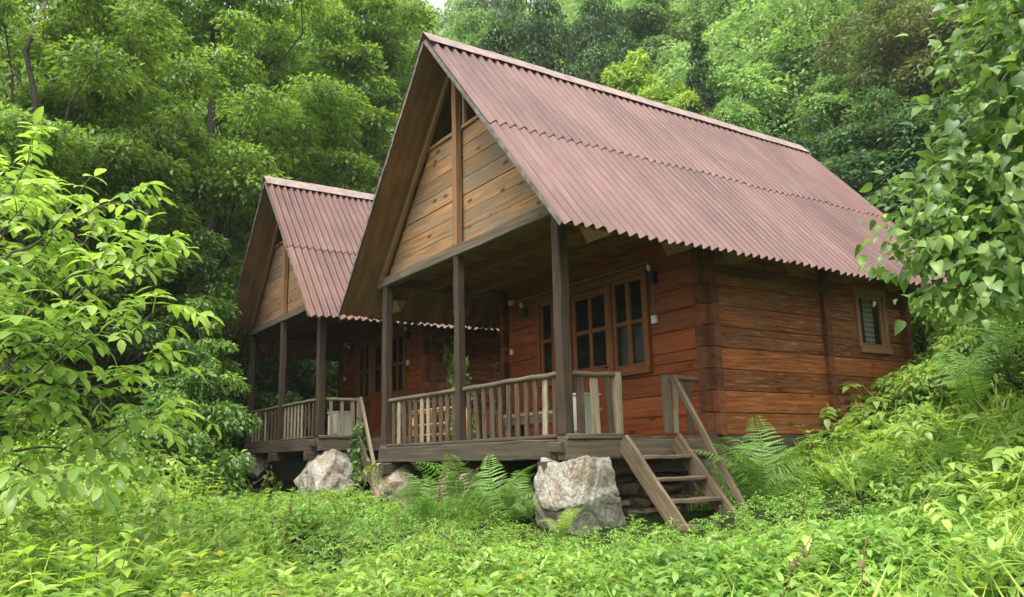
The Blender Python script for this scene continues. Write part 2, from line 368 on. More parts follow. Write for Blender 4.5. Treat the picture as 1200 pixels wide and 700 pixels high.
def place(tmpl, pos, X, Z, sc):
    """copies of a template with local x along X and local z near Z"""
    V, T = tmpl; pos = np.asarray(pos, float); n = len(pos)
    X = np.asarray(X, float); X = X/(np.linalg.norm(X, axis=1)[:, None]+1e-9)
    Z = np.asarray(Z, float); Z = Z-(Z*X).sum(1)[:, None]*X; Z = Z/(np.linalg.norm(Z, axis=1)[:, None]+1e-9)
    Y = np.cross(Z, X); sc = np.broadcast_to(np.asarray(sc, float), (n,))
    P = (V[None, :, 0, None]*X[:, None, :]+V[None, :, 1, None]*Y[:, None, :]+V[None, :, 2, None]*Z[:, None, :])*sc[:, None, None]+pos[:, None, :]
    TT = T[None]+(np.arange(n)*len(V))[:, None, None]
    return P.reshape(-1, 3), TT.reshape(-1, 3)
def rnd(n, s=1.0): return rng.normal(0, s, (n, 3))
def unit(a): return a/(np.linalg.norm(a, axis=-1, keepdims=True)+1e-9)

# ================================================================== SETTING: ground
def build_terrain():
    us = np.concatenate([np.arange(-14, 0, 1.0), np.arange(0, 16, 0.25), np.arange(16, 40, 0.8), np.arange(40, 166, 6.0)])
    vs = np.concatenate([np.arange(-152, -24, 8.0), np.arange(-24, -8, 0.8), np.arange(-8, 10, 0.25), np.arange(10, 24, 0.8), np.arange(24, 153, 8.0)])
    U, Vv = np.meshgrid(us, vs, indexing='ij'); x, y = xy_of(U, Vv)
    z = ground(x, y); V = np.stack([x, y, z], -1).reshape(-1, 3)
    nu, nv = len(us), len(vs); i = np.arange(nu*nv).reshape(nu, nv)
    F = np.stack([i[:-1, :-1], i[:-1, 1:], i[1:, 1:], i[1:, :-1]], -1).reshape(-1, 4)
    m, n, l, p, out = new_mat('forest_soil_and_moss')
    tc = n.new('ShaderNodeTexCoord')
    f = noise(n, l, tc.outputs['Object'], 0.9, 8, 0.7)
    r = ramp(n, [(0.35, (0.018, 0.020, 0.010)), (0.52, (0.022, 0.036, 0.010)), (0.7, (0.035, 0.058, 0.014))]); l.new(f, r.inputs[0])
    l.new(r.outputs[0], p.inputs['Base Color']); p.inputs['Roughness'].default_value = 1.0; p.inputs['Specular IOR Level'].default_value = 0.05
    o = mesh_np('terrain', V, F[:, ::-1], m, None, True); tag(o, kind='structure'); return o
TERRAIN = build_terrain()
def build_haze():
    co = [cam.matrix_world.translation]+[v.co for v in TERRAIN.data.vertices]; a = np.array([tuple(c) for c in co])
    lo = a.min(0)-[2, 2, 1.0]; hi = a.max(0)+[2, 2, 24.0]
    V = np.array([[lo[0] if i & 1 else hi[0], lo[1] if i & 2 else hi[1], lo[2] if i & 4 else hi[2]] for i in range(8)])
    F = np.array([(0, 1, 3, 2), (4, 6, 7, 5), (0, 4, 5, 1), (2, 3, 7, 6), (0, 2, 6, 4), (1, 5, 7, 3)])
    m = bpy.data.materials.new('damp_air'); m.use_nodes = True; n = m.node_tree.nodes; n.clear()
    out = n.new('ShaderNodeOutputMaterial'); pv = n.new('ShaderNodeVolumePrincipled')
    pv.inputs['Color'].default_value = (0.9, 0.93, 0.95, 1); pv.inputs['Density'].default_value = 0.0005; pv.inputs['Anisotropy'].default_value = 0.2
    m.node_tree.links.new(pv.outputs[0], out.inputs['Volume'])
    o = mesh_np('haze', V, F, m); tag(o, 'thin damp haze over the wooded slope', 'haze', None, 'stuff')
build_haze()

# ================================================================== CABINS
CW, CH, CE, CO, CY = 2.98, 5.477, 2.056, 0.52, 7.62      # eave half width, ridge, eave, front overhang, back end of roof
PX, PD, WX, WY = 2.226, 2.225, 2.29, 6.62                # post x, front wall y, side wall x, back wall y
SL = (CH-CE)/CW
NRM = np.array([SL, 0, 1.0])/math.hypot(SL, 1)
def roof_z(x): return CH-SL*abs(x)
COURSE = 0.27

def corrugated(t0, t1, lift, side, seed):
    """one run of corrugated sheet on a slope, between fractions t0 and t1 from ridge to eave"""
    rs = np.random.default_rng(seed)
    pitch = 0.14; ny = int((CY+CO)/pitch*8)+1; ys = np.linspace(-CO, CY, ny); ys = np.concatenate([[ys[0]], [ys[0]+.003], ys[1:-1], [ys[-1]-.003], [ys[-1]]]); ny += 2
    ts = np.concatenate([[t0], np.linspace(t0+.0015, t1-.0015, 6), [t1]])
    amp = 0.029
    wave = amp*np.cos(2*math.pi*ys/pitch)
    sag = 0.004*np.sin(ys*1.1)+0.003*np.sin(ys*3.1)
    P = np.zeros((len(ts), ny, 3))
    for k, t in enumerate(ts):
        w = lift+0.03+wave+sag*(0.3+t)
        te = t
        edge = (0.004*np.sin(ys*2.3+seed)+0.004*np.sign(np.sin(ys*math.pi/0.98))) if k >= len(ts)-2 else 0
        P[k, :, 0] = side*(CW*(te+edge)+NRM[0]*w); P[k, :, 2] = CH-SL*CW*(te+edge)+NRM[2]*w; P[k, :, 1] = ys
    V = P.reshape(-1, 3); i = np.arange(len(ts)*ny).reshape(len(ts), ny)
    F = np.stack([i[:-1, :-1], i[1:, :-1], i[1:, 1:], i[:-1, 1:]], -1).reshape(-1, 4)
    if side < 0: F = F[:, ::-1]
    UVv = np.stack([np.broadcast_to(ys[None]+seed*3.0, P.shape[:2]), np.broadcast_to(ts[:, None]*4.5, P.shape[:2])], -1).reshape(-1, 2)
    return V, F, UVv

def sheet_obj(name, V, F, UVv, mat, parent, thick=0.006):
    o = mesh_np(name, V, F, mat, parent, True)
    uvl = o.data.uv_layers.new(name='UVMap'); idx = np.zeros(len(o.data.loops), np.int32); o.data.loops.foreach_get('vertex_index', idx)
    uvl.data.foreach_set('uv', UVv[idx].astype(np.float32).ravel())
    sm = o.modifiers.new('thickness', 'SOLIDIFY'); sm.thickness = thick; sm.offset = -1
    return o

def log_wall(mb, axis, fixed, a0, a1, openings=(), thick=0.12, ztop=2.75, clip=False, z0=-0.0):
    k = 0
    while z0+COURSE*k < ztop-0.02:
        zb = z0+COURSE*k; zt = min(zb+COURSE-0.003, ztop); k += 1
        cuts = sorted({zb, zt}|{z for o in openings for z in (o[2], o[3]) if zb+0.015 < z < zt-0.015})
        for q in range(len(cuts)-1):
            c0, c1 = cuts[q], cuts[q+1]; zm = (c0+c1)/2
            lo, hi = a0, a1
            if clip:
                lim = (CH-0.06-c1)/SL
                lo, hi = max(lo, -lim), min(hi, lim)
                if hi-lo < 0.1: continue
            segs = [(lo, hi)]
            for (b0, b1, zz0, zz1) in openings:
                if zz0 < zm < zz1:
                    nx = []
                    for (s0, s1) in segs:
                        if b1 <= s0 or b0 >= s1: nx.append((s0, s1)); continue
                        if b0 > s0: nx.append((s0, b0))
                        if b1 < s1: nx.append((b1, s1))
                    segs = nx
            for (s0, s1) in segs:
                if s1-s0 < 0.02: continue
                j = random.gauss(0, 0.003)
                if axis == 0: mb.abox(s0, s1, fixed-thick/2+j, fixed+thick/2+j, c0, c1, 0, 0.011)
                else: mb.abox(fixed-thick/2+j, fixed+thick/2+j, s0, s1, c0, c1, 1, 0.011)

def window(parent, axis, fixed, a0, a1, z0, z1, outward, curtain_or_reflection=None, cols=2, rows=2, matf=None, matc=None):
    """casement window with frame, muntins, one pane mesh; axis 0: in the xz plane, axis 1: in the yz plane"""
    matf = matf or M['frame']; fw = 0.085
    def bx(mb, p0, p1, q0, q1, d0, d1, ax):
        lo, hi = sorted((fixed+outward*d0, fixed+outward*d1))
        if axis == 0: mb.abox(p0, p1, lo, hi, q0, q1, {'h': 0, 'v': 2}[ax])
        else: mb.abox(lo, hi, p0, p1, q0, q1, {'h': 1, 'v': 2}[ax])
    fr = MB()
    bx(fr, a0-fw*.5, a1+fw*.5, z0-fw, z0+0.01, -0.03, 0.105, 'h'); bx(fr, a0-fw*.5, a1+fw*.5, z1-0.01, z1+fw, -0.03, 0.092, 'h')
    bx(fr, a0-fw*.5, a0+0.03, z0+0.012, z1-0.012, -0.03, 0.088, 'v'); bx(fr, a1-0.03, a1+fw*.5, z0+0.012, z1-0.012, -0.03, 0.088, 'v')
    w = fr.build('window', matf, parent)
    sa = MB(); a, b, c, d = a0+0.033, a1-0.033, z0+0.013, z1-0.013; sw = 0.055
    bx(sa, a, a+sw, c, d, 0.0, 0.06, 'v'); bx(sa, b-sw, b, c, d, 0.0, 0.06, 'v')
    bx(sa, a+sw+.001, b-sw-.001, c, c+sw, 0.0, 0.058, 'h'); bx(sa, a+sw+.001, b-sw-.001, d-sw, d, 0.0, 0.058, 'h')
    for k in range(1, cols):
        m_ = a+(b-a)*k/cols; bx(sa, m_-0.042, m_+0.042, c+sw+.001, d-sw-.001, 0.0, 0.062, 'v')
    for k in range(1, rows):
        m_ = c+(d-c)*k/rows; bx(sa, a+sw+.001, b-sw-.001, m_-0.03, m_+0.03, 0.004, 0.054, 'h')
    sa.build('sash', matf, w)
    pn = MB(); bx(pn, a+sw*.5, b-sw*.5, c+sw*.5, d-sw*.5, 0.022, 0.027, 'h'); pn.build('pane', M['glass'], w)
    if curtain_or_reflection:
        V = []; n_ = 25
        c0, c1 = curtain_or_reflection
        for i in range(n_):
            t = i/(n_-1); p = c0+(c1-c0)*t; dd = (-0.06 if matc is None else 0.0)+0.014*math.sin(t*17)
            for q in (c+.02, (c+(d-c)*.52+.05*math.sin(t*5)) if matc is None else d-.02):
                V.append((p, fixed+outward*dd, q) if axis == 0 else (fixed+outward*dd, p, q))
        F = [(2*i, 2*i+1, 2*i+3, 2*i+2) for i in range(n_-1)]
        cu = mesh_np('curtain_or_reflection', np.array(V), np.array(F), matc or M['cloth'], w, True)
    return w

def stripe_mat():
    m, n, l, p, out = new_mat('striped_curtain')
    tc = n.new('ShaderNodeTexCoord'); wv = n.new('ShaderNodeTexWave'); wv.wave_type = 'BANDS'; wv.bands_direction = 'Z'; wv.inputs['Scale'].default_value = 4.2
    l.new(tc.outputs['Object'], wv.inputs['Vector'])
    r = ramp(n, [(0.06, (0.2, 0.18, 0.16)), (0.14, (0.85, 0.85, 0.8))]); l.new(wv.outputs['Fac'], r.inputs[0]); l.new(r.outputs[0], p.inputs['Base Color'])
    p.inputs['Roughness'].default_value = 0.9
    return m
M['stripe'] = stripe_mat()

def make_cabin(name, label, loc, rz, seed, second=False):
    random.seed(seed)
    root = thing(name, label, 'cabin', loc, 'log cabins in the clearing'); root.rotation_euler = (0, 0, rz)
    # ---- walls
    gx = 0.07
    door = (-0.42, 0.42, -0.02, 2.2)
    winR = (0.52, 1.24, 0.94, 2.22); winL = (-1.24, -0.52, 0.94, 2.22)
    mb = MB(); log_wall(mb, 0, PD+0.06, -WX+0.06, WX-0.06, [door, winR, winL]); fwall = mb.build('front_wall', M['log_red'], root)
    swin = (5.36, 6.04, 1.25, 2.05)
    mb = MB(); log_wall(mb, 1, WX-0.06, PD, WY, [swin]); mb.build('side_wall', M['log_side'], root)
    mb = MB(); log_wall(mb, 1, -WX+0.06, PD, WY, [], 0.12); mb.build('side_wall', M['log_side'], root)
    mb = MB(); log_wall(mb, 0, WY-0.06, -WX+0.13, WX-0.13, [], 0.12, 5.3, True); mb.build('back_wall', M['log_side'], root)
    # crossing log ends at the corners and at the partition
    for sx in (1, -1):
        mb = MB(); k = 0
        while COURSE*k < 2.6:
            zb = COURSE*k; zt = zb+COURSE-0.004; k += 1
            e = random.uniform(-0.02, 0.02)
            mb.abox(*sorted((sx*(WX-0.115), sx*(WX-0.005))), PD-0.11+e*.6, PD-0.002, zb+0.0, zt, 1, 0.012)      # side-wall logs past the front wall
            e = random.uniform(-0.02, 0.02)
            mb.abox(*sorted((sx*(WX+0.003), sx*(WX+0.085+e*.6))), PD+0.002, PD+0.118, zb, zt, 0, 0.012)           # front-wall logs past the side wall
        mb.build('corner_log_ends', M['log_end'], root)
        mb = MB(); k = 0
        while COURSE*k < 2.6:
            zb = COURSE*k; zt = zb+COURSE-0.004; k += 1; e = random.uniform(-0.015, 0.015)
            mb.abox(*sorted((sx*(WX+0.003), sx*(WX+0.075+e))), 4.5, 4.62, zb, zt, 0, 0.012)
        mb.build('partition_log_ends', M['log_end'], root)
        mb = MB(); k = 0
        while COURSE*k < 2.6:
            zb = COURSE*k; zt = zb+COURSE-0.004; k += 1; e = random.uniform(-0.015, 0.015)
            mb.abox(*sorted((sx*(WX+0.003), sx*(WX+0.085+e*.6))), WY-0.14, WY-0.02, zb, zt, 0, 0.012)
        mb.build('corner_log_ends', M['log_end'], root)
        mb = MB(); mb.abox(*sorted((sx*(WX-0.16), sx*(WX+0.02))), PD-0.15, WY+0.1, -0.24, -0.004, 1, 0.01, 8, 0.004); mb.build('sill_beam', M['beam'], root)
    mb = MB(); mb.abox(-WX+.14, WX-.14, PD+0.13, WY-0.13, -0.06, -0.01, 0); mb.build('interior_floor', M['ceil'], root)
    mb = MB(); mb.abox(-WX+.14, WX-.14, PD+0.135, WY-0.135, 2.62, 2.66, 0); mb.build('interior_ceiling', M['ceil'], root)
    # ---- door
    dm = MB()
    y0, y1 = PD-0.045, PD+0.09
    dm.abox(-0.50, -0.425, y0, y1, 0.0, 2.2, 2); dm.abox(0.425, 0.50, y0, y1, 0.0, 2.2, 2); dm.abox(-0.50, 0.50, y0-.004, y1, 2.203, 2.30, 0)
    dfr = dm.build('door_frame', M['frame'], root)
    dl = MB()
    for (a, b) in ((-0.42, -0.34), (0.34, 0.42)): dl.abox(a, b, PD-0.01, PD+0.04, 0.02, 2.195, 2)
    dl.abox(-0.338, 0.338, PD-0.008, PD+0.04, 2.09, 2.195, 0); dl.abox(-0.338, 0.338, PD-0.008, PD+0.04, 0.02, 0.2, 0)
    dl.abox(-0.338, 0.338, PD-0.008, PD+0.04, 0.93, 1.06, 0); dl.abox(-0.338, 0.338, PD-0.004, PD+0.036, 1.56, 1.62, 0)
    dl.abox(-0.035, 0.035, PD-0.006, PD+0.038, 1.063, 2.087, 2)
    d_ = dl.build('door', M['frame'], root)
    dp = MB(); dp.abox(-0.337, -0.003, PD+0.008, PD+0.028, 0.203, 0.927, 2); dp.abox(0.003, 0.337, PD+0.008, PD+0.028, 0.203, 0.927, 2); dp.build('door_panel', M['doorwood'], d_)
    dg = MB(); dg.abox(-0.337, 0.337, PD+0.014, PD+0.019, 1.05, 2.1, 0); dg.build('pane', M['glass'], d_)
    dh = MB(); dh.tube([(0.38, PD-0.012, 1.02), (0.38, PD-0.055, 1.02), (0.27, PD-0.06, 1.02)], 0.011); dh.build('handle', M['dark'], d_, True)
    w = window(root, 0, PD+0.02, winR[0], winR[1], winR[2], winR[3], -1, (0.56, 1.20)); window(root, 0, PD+0.02, winL[0], winL[1], winL[2], winL[3], -1)  # grey sheet behind the right window's lower panes imitates their reflection
    window(root, 1, WX-0.06, swin[0], swin[1], swin[2], swin[3], 1, (5.60, 5.86), 1, 1, M['gable_post'], M['stripe'])
    # ---- roof
    rf = MB(); th = 0.03
    for s in (1, -1):
        a = (s*0.0, -CO+.02, CH-0.04); b = (s*CW*0.985, -CO+.02, CH-SL*CW*0.985-0.0)
        P = lambda x, w: (s*(x+NRM[0]*w), -CO+0.02, CH-SL*x+NRM[2]*w)
        rf.prism([P(0.03, 0.0), P(CW*0.985, 0.0), P(CW*0.985, -th), P(0.03, -th)][::(-1 if s > 0 else 1)], (0, CY+CO-0.05, 0))
    roof = rf.build('roof', M['osb'], root)
    for s in (1, -1):
        sheet_obj('corrugated_sheet', *corrugated(0.012, 0.535, 0.015, s, 1+seed), M['roof'], roof)
        sheet_obj('corrugated_sheet', *corrugated(0.515, 1.0, 0.0, s, 2+seed), M['roof'], roof)
        eg = MB()
        P = lambda x, w, y: np.array((s*(x+NRM[0]*w), y, CH-SL*x+NRM[2]*w))
        n_ = 12
        for k in range(n_):
            x0, x1 = 0.02+(CW*0.99-0.02)*k/n_, 0.02+(CW*0.99-0.02)*(k+1)/n_; y = -CO+random.uniform(-0.004, 0.004)
            eg.bar(P(x0, -0.012, y), P(x1, -0.012, y), 0.014, 0.05, NRM*[s, 1, 1], 0.002)
        eg.build('edge_board', M['edge'], roof)
    cp = MB()
    ys = np.linspace(-CO-0.02, CY-0.02, 9)
    for k in range(8):
        y0, y1 = ys[k]+0.0, ys[k+1]+0.05
        lf = 0.078+0.004*(k % 2)
        for s in (1, -1):
            P = lambda x, w: (s*(x+NRM[0]*w), y0, CH-SL*x+NRM[2]*w)
            x_ = random.uniform(0.13, 0.145)
            cp.prism([P(-NRM[0]*lf, lf), P(x_, lf+.012), P(x_, lf+0.006), P(-NRM[0]*lf+.006, lf-.006)][::(-1 if s > 0 else 1)], (0, y1-y0, 0))
    cp.build('ridge_cap', M['cap'], roof)
    # rafters under the sheathing and blocks under the eaves
    for y in (-0.02, 0.45, 1.5, 2.58, 3.79, 4.97, 6.1, 7.2):
        for s in (1, -1):
            P = lambda x, w: np.array((s*(x+NRM[0]*w), y, CH-SL*x+NRM[2]*w))
            xe = CW*0.86 if y < 0.2 or y > 7 else CW*0.80
            m_ = MB(); m_.bar(P(0.08, -0.085), P(xe, -0.085), 0.06, 0.10, NRM*[s, 1, 1]); m_.build('rafter', M['gable_post'] if y < 0.2 else M['ceil'], roof)
    for y in (0.29, 1.52, 2.58, 3.79, 4.97, 6.15):
        for s in (1, -1):
            zt = roof_z(2.74)-0.06
            m_ = MB(); m_.prism([(s*2.36, y-0.10, zt+.02), (s*2.36, y+0.10, zt+.02), (s*2.36, y, zt-0.15)][::s], (s*0.40, 0, 0)); m_.build('eave_block', M['gable_post'], root)
    # ---- gable
    gb = MB(); z = 2.60; yb = 0.055
    zs = [2.60+0.237*k for k in range(8)]
    for k in range(7):
        a, b = zs[k]+0.003, zs[k+1]-0.003; h0 = (CH-0.11-a)/SL; h1 = (CH-0.11-b)/SL; yy = yb+random.uniform(-.004, .004)
        gb.prism([(-h0, yy, a+.002), (h0, yy, a+.002), (h1, yy, b-.002), (-h1, yy, b-.002)][::-1], (0, 0.03, 0))
    gable = gb.build('gable_wall', M['gable'], root)
    bk = MB(); h0 = (CH-0.10-2.6)/SL; bk.prism([(-h0, 0.094, 2.6), (h0, 0.094, 2.6), (1.0, 0.094, 4.25), (-1.0, 0.094, 4.25)][::-1], (0, 0.02, 0)); bk.build('gable_backing', M['ceil'], gable)
    zsill = zs[7]
    lm = MB(); hx = (CH-0.11-zsill)/SL
    lm.abox(-hx, hx, 0.02, 0.12, zsill, zsill+0.055, 0)                                    # sill board
    lm.abox(0.075, 0.125, 0.03, 0.10, zsill+0.057, 5.2, 2); lm.abox(-0.125, -0.075, 0.03, 0.10, zsill+0.057, 5.2, 2)
    lw = lm.build('loft_window', M['gable'], root)
    for s in (1, -1):
        p_ = MB(); ht = hx-0.05
        p_.prism([(s*0.127, 0.075, zsill+0.058), (s*ht, 0.075, zsill+0.058), (s*0.127, 0.075, CH-0.13-SL*0.127)][::-s], (0, 0.006, 0))
        if s > 0: p_.build('pane', M['glass'], lw)
    bx = MB(); hb = (CH-0.2-zsill)/SL
    bx.prism([(-hb, 0.9, zsill), (hb, 0.9, zsill), (0.0, 0.9, CH-0.2)][::-1], (0, 0.03, 0)); bx.build('loft_partition', M['ceil'], root)
    cu = MB(); cu.prism([(0.32, 0.20, zsill+0.06), (0.75, 0.20, zsill+0.06), (0.60, 0.20, zsill+0.30), (0.42, 0.20, zsill+0.36)][::-1], (0, 0.01, 0)); cu.build('curtain_or_reflection', M['cloth'], lw)
    m_ = MB(); m_.abox(-0.055, 0.055, -0.07, 0.035, 2.602, 5.16, 2, 0.01, 10, 0.002); m_.build('gable_post', M['gable_post'], root)
    m_ = MB(); m_.abox(-2.44, 2.36, -0.075, 0.075, 2.45, 2.60, 0, 0.012, 14, 0.003); m_.build('tie_beam', M['grey'], root)
    # ---- porch ceiling
    m_ = MB()
    for k in range(38):
        x = -2.32+0.122*k; m_.abox(x, x+0.119, 0.078, PD-0.01, 2.603, 2.625, 1, 0.004)
    m_.build('porch_ceiling', M['ceil'], root)
    for y in (0.76, 1.50):
        m_ = MB(); m_.abox(-2.36, 2.36, y-0.05, y+0.05, 2.46, 2.60, 0); m_.build('ceiling_joist', M['ceil'], root)
    for s in (1, -1):
        m_ = MB(); m_.abox(*sorted((s*2.15, s*2.30)), 0.08, PD-0.22, 2.43, 2.602, 1, 0.01, 6, 0.002); m_.build('wall_plate', M['grey'], root)
    # ---- deck
    m_ = MB()
    for k in range(19):
        y = 0.085+0.1145*k
        if y+0.11 < PD: m_.abox(-2.26, 2.24+random.uniform(-.015, .015), y, y+0.11, -0.03, -0.002+random.uniform(-.002, .002), 0, 0.004)
    m_.build('porch_floor', M['grey'], root)
    m_ = MB(); m_.abox(-2.34, 2.14, -0.08, 0.08, -0.245, -0.025, 0, 0.012, 14, 0.004); m_.build('front_deck_beam', M['beam'], root)
    for s in (1, -1):
        m_ = MB(); m_.abox(*sorted((s*2.15, s*2.31)), -0.06, PD-0.16, -0.25, -0.036, 1, 0.012, 9, 0.004); m_.build('side_deck_beam', M['grey'], root)
        m_ = MB(); m_.abox(*sorted((s*2.14, s*2.33)), -0.05, 0.72 if s > 0 else PD-.25, -0.034, 0.025, 1, 0.01, 5, 0.002); m_.build('side_kerb_board', M['grey'], root)
    m_ = MB(); m_.abox(-2.13, 2.13, -0.06, 0.075, -0.023, 0.02, 0, 0.01, 10, 0.003); m_.build('front_kerb_board', M['beam'], root)
    for x in (-0.05, 2.05, -2.0):
        m_ = MB(); m_.abox(x-0.085, x+0.085, -0.20, PD+.3, -0.42, -0.255, 1, 0.014, 8, 0.004); m_.build('floor_joist', M['beam'], root)
    m_ = MB(); m_.abox(2.06, 2.30, -0.13, -0.085, -0.17, -0.06, 0, 0.012); m_.build('beam_end_block', M['beam'], root)
    # ---- posts
    for (x, w_, zt) in ((PX, 0.142, 2.60), (0.0, 0.118, 2.448), (-PX, 0.128, 2.448)):
        m_ = MB(); m_.abox(x-w_/2, x+w_/2, -w_/2, w_/2, 0.022, zt, 2, 0.014, 12, 0.0035); m_.build('porch_post', M['post'], root)
    # ---- railings
    def railing(p0, p1, n_, ztop, mat_top, pale=(), end0=False, end1=False, thick=0.085):
        p0 = np.array(p0, float); p1 = np.array(p1, float); d = (p1-p0)/np.linalg.norm(p1-p0); a = np.array([-d[1], d[0], 0])
        m_ = MB(); m_.bar(p0+[0, 0, ztop-0.03], p1+[0, 0, ztop-0.03], 0.075, 0.06, (0, 0, 1), 0.02, 8, 0.004); rl = m_.build('railing', mat_top, root)
        for k in range(n_):
            t = (k+0.6)/(n_+0.2); c = p0+(p1-p0)*t; w_ = random.uniform(0.75, 1.1)*thick; tl = random.gauss(0, 0.012)
            b = MB(); b.bar(c+d*tl+[0, 0, 0.026], c-d*tl+[0, 0, ztop-0.062], w_, 0.028, a, 0.006, 6, 0.002)
            b.build('baluster', M['pale'] if k in pale else M['baluster'], rl)
        for e, c in ((end0, p0), (end1, p1)):
            if e:
                b = MB(); b.abox(c[0]-0.04, c[0]+0.04, c[1]-0.045, c[1]+0.045, 0.027, ztop+0.004, 2, 0.01, 6, 0.002); b.build('newel', M['pale'] if e == 2 else M['grey'], rl)
        return rl
    if second:
        railing((-PX+0.09, 0.02, 0), (-0.08, 0.02, 0), 9, 0.72, M['grey'], (0, 1, 2, 4)); railing((0.08, 0.02, 0), (PX-0.09, 0.02, 0), 10, 0.72, M['grey'], (0, 1, 2, 3, 4, 5), thick=0.07)
        railing((PX, 0.09, 0), (PX, 0.76, 0), 3, 0.72, M['pale'], (0, 1, 2), False, 2)
    else:
        railing((-PX+0.09, 0.02, 0), (-0.08, 0.02, 0), 11, 0.70, M['grey'], (1, 5, 6), thick=0.09); railing((0.08, 0.02, 0), (PX-0.09, 0.02, 0), 11, 0.70, M['grey'], (9,))
        railing((PX, 0.09, 0), (PX, 0.74, 0), 3, 0.70, M['grey'], (1,), False, 2, 0.10)
    railing((PX, 1.50, 0), (PX, PD-0.22, 0), 2, 0.70, M['grey'], (0,), 1, False, 0.10)
    railing((-PX, 0.09, 0), (-PX, PD-0.22, 0), 9, 0.70, M['grey'])
    # ---- stairs
    st = MB(); fx, fz = 3.17, -1.02
    sa_ = MB(); sa_.bar((2.33, 0.70, -0.06), (fx, 0.72, fz), 0.05, 0.20, (0, 0, 1), 0.008, 6, 0.002)
    st.bar((2.33, 1.50, -0.05), (fx, 1.52, fz), 0.05, 0.20, (0, 0, 1), 0.008, 6, 0.002)
    stairs = bpy.data.objects.new('stairs', None); COL.objects.link(stairs); stairs.parent = root; sa_.build('stringer', M['stair'], stairs); st.build('stringer', M['stair'], stairs)
    for k in range(4):
        t = (0.20+0.235*k); x = 2.33+(fx-2.33)*t; z = -0.055+(fz+0.055)*t
        tm = MB(); e = random.uniform(-.01, .01); tm.abox(x-0.11, x+0.11, 0.73, 1.47, z-0.02+e, z+0.022+e, 1, 0.008, 6, 0.003); tm.build('tread', M['stair'], stairs)
    hr = MB()
    if second:
        hr.bar((2.30, 0.76, 0.72), (3.22, 0.74, -0.98), 0.05, 0.075, (0, 0, 1), 0.01, 6, 0.003); hr.build('handrail', M['pale'], stairs)
    else:
        hr.bar((2.31, 1.54, 0.68), (3.38, 1.58, -1.08), 0.05, 0.075, (0, 0, 1), 0.01, 6, 0.003); hr.build('handrail', M['grey'], stairs)
    # ---- electrics on the front wall
    yw = PD-0.02
    c = MB(); c.tube([(-2.05, yw, 2.36), (-1.0, yw, 2.365), (0.4, yw, 2.36), (1.34, yw, 2.355)], 0.011, 6); c.build('conduit', M['conduit'], root, True)
    for (x, z, s_) in ((-2.05, 1.52, 0.035), (1.38, 1.55, 0.045)):
        c = MB(); c.tube([(x-.02, yw, 2.35), (x-.015, yw, 2.0), (x, yw, z)], 0.0055, 5); wr = c.build('wire', M['conduit'], root, True)
        c = MB(); c.abox(x-s_, x+s_, PD-0.055, PD-0.003, z-s_*1.2, z+s_*1.2, 2, 0.008); c.build('switch_box', M['plastic'], root)
    for x in (-1.62, 1.42):
        c = MB(); c.abox(x-0.05, x+0.05, PD-0.10, PD-0.003, 2.05, 2.19, 2, 0.015); lp = c.build('wall_lamp', M['dark'], root)
        c = MB(); c.tube([(x-0.03, PD-0.09, 2.20), (x-0.03, PD-0.095, 2.23), (x-0.03, PD-0.10, 2.27), (x-.03, PD-.10, 2.295)], [0.012, 0.028, 0.03, 0.012], 8); c.build('bulb', M['bulb'], lp, True)
    c = MB(); c.abox(-2.10, -2.0, PD-0.05, PD-0.003, 2.32, 2.40, 0, 0.008); c.build('junction_box', M['plastic'], root)
    return root

C2 = np.array([-7.44, 0.06, 0.235])
make_cabin('wooden_cabin', 'nearer log cabin, seen from its right corner, with wide red roof and wooden steps', (0, 0, 0), 0.0, 3)
make_cabin('wooden_cabin', 'farther log cabin, half hidden behind the nearer one, ivy on its wall', tuple(C2), 0.0, 8, True)

# ---- things standing on the porches
def cabinet(loc, label, w=0.34):
    t = thing('porch_cabinet', label, 'cabinet', loc, 'pale cabinets on the porches')
    m_ = MB(); h = 0.46
    m_.abox(-w/2, w/2, -0.13, -0.11, 0.03, h, 2); m_.abox(-w/2, w/2, 0.11, 0.13, 0.03, h, 2); m_.abox(-w/2, -w/2+0.02, -0.108, 0.108, 0.03, h, 2); m_.abox(w/2-0.02, w/2, -0.108, 0.108, 0.03, h, 2)
    m_.build('carcass', M['paint'], t)
    m_ = MB(); m_.abox(-w/2-0.015, w/2+0.015, -0.145, 0.145, h+.001, h+0.025, 0); m_.build('top', M['paint'], t)
    m_ = MB(); m_.abox(-w/2+0.02, w/2-0.02, -0.146, -0.132, 0.06, h-0.04, 2); m_.build('door', M['paint'], t)
    for s in (-1, 1): m_ = MB(); m_.abox(s*(w/2-.04)-.02, s*(w/2-.04)+.02, -0.1, 0.1, 0.0, 0.028, 1); m_.build('leg', M['paint'], t)
cabinet((1.88, 0.50, 0.0), 'narrow pale cabinet behind the short railing of the nearer cabin')
cabinet(tuple(C2+[1.80, 0.55, 0.0]), 'pale cabinet behind the right railing of the farther cabin', 0.5)
def bench(loc, label):
    t = thing('porch_bench', label, 'bench', loc)
    for y in (-0.12, 0.02): m_ = MB(); m_.abox(-0.95, 0.95, y, y+0.13, 0.34, 0.38, 0); m_.build('seat', M['pale'], t)
    for x in (-0.75, 0.75):
        for y in (-0.10, 0.10): m_ = MB(); m_.abox(x-0.035, x+0.035, y-0.03, y+0.03, 0, 0.338, 2); m_.build('leg', M['beam'], t)
    m_ = MB(); m_.abox(-0.9, 0.9, -0.13, -0.10, 0.22, 0.337, 0); m_.build('apron', M['beam'], t)
bench((0.35, 1.15, 0), 'low plank bench behind the porch railing, between middle and right post')
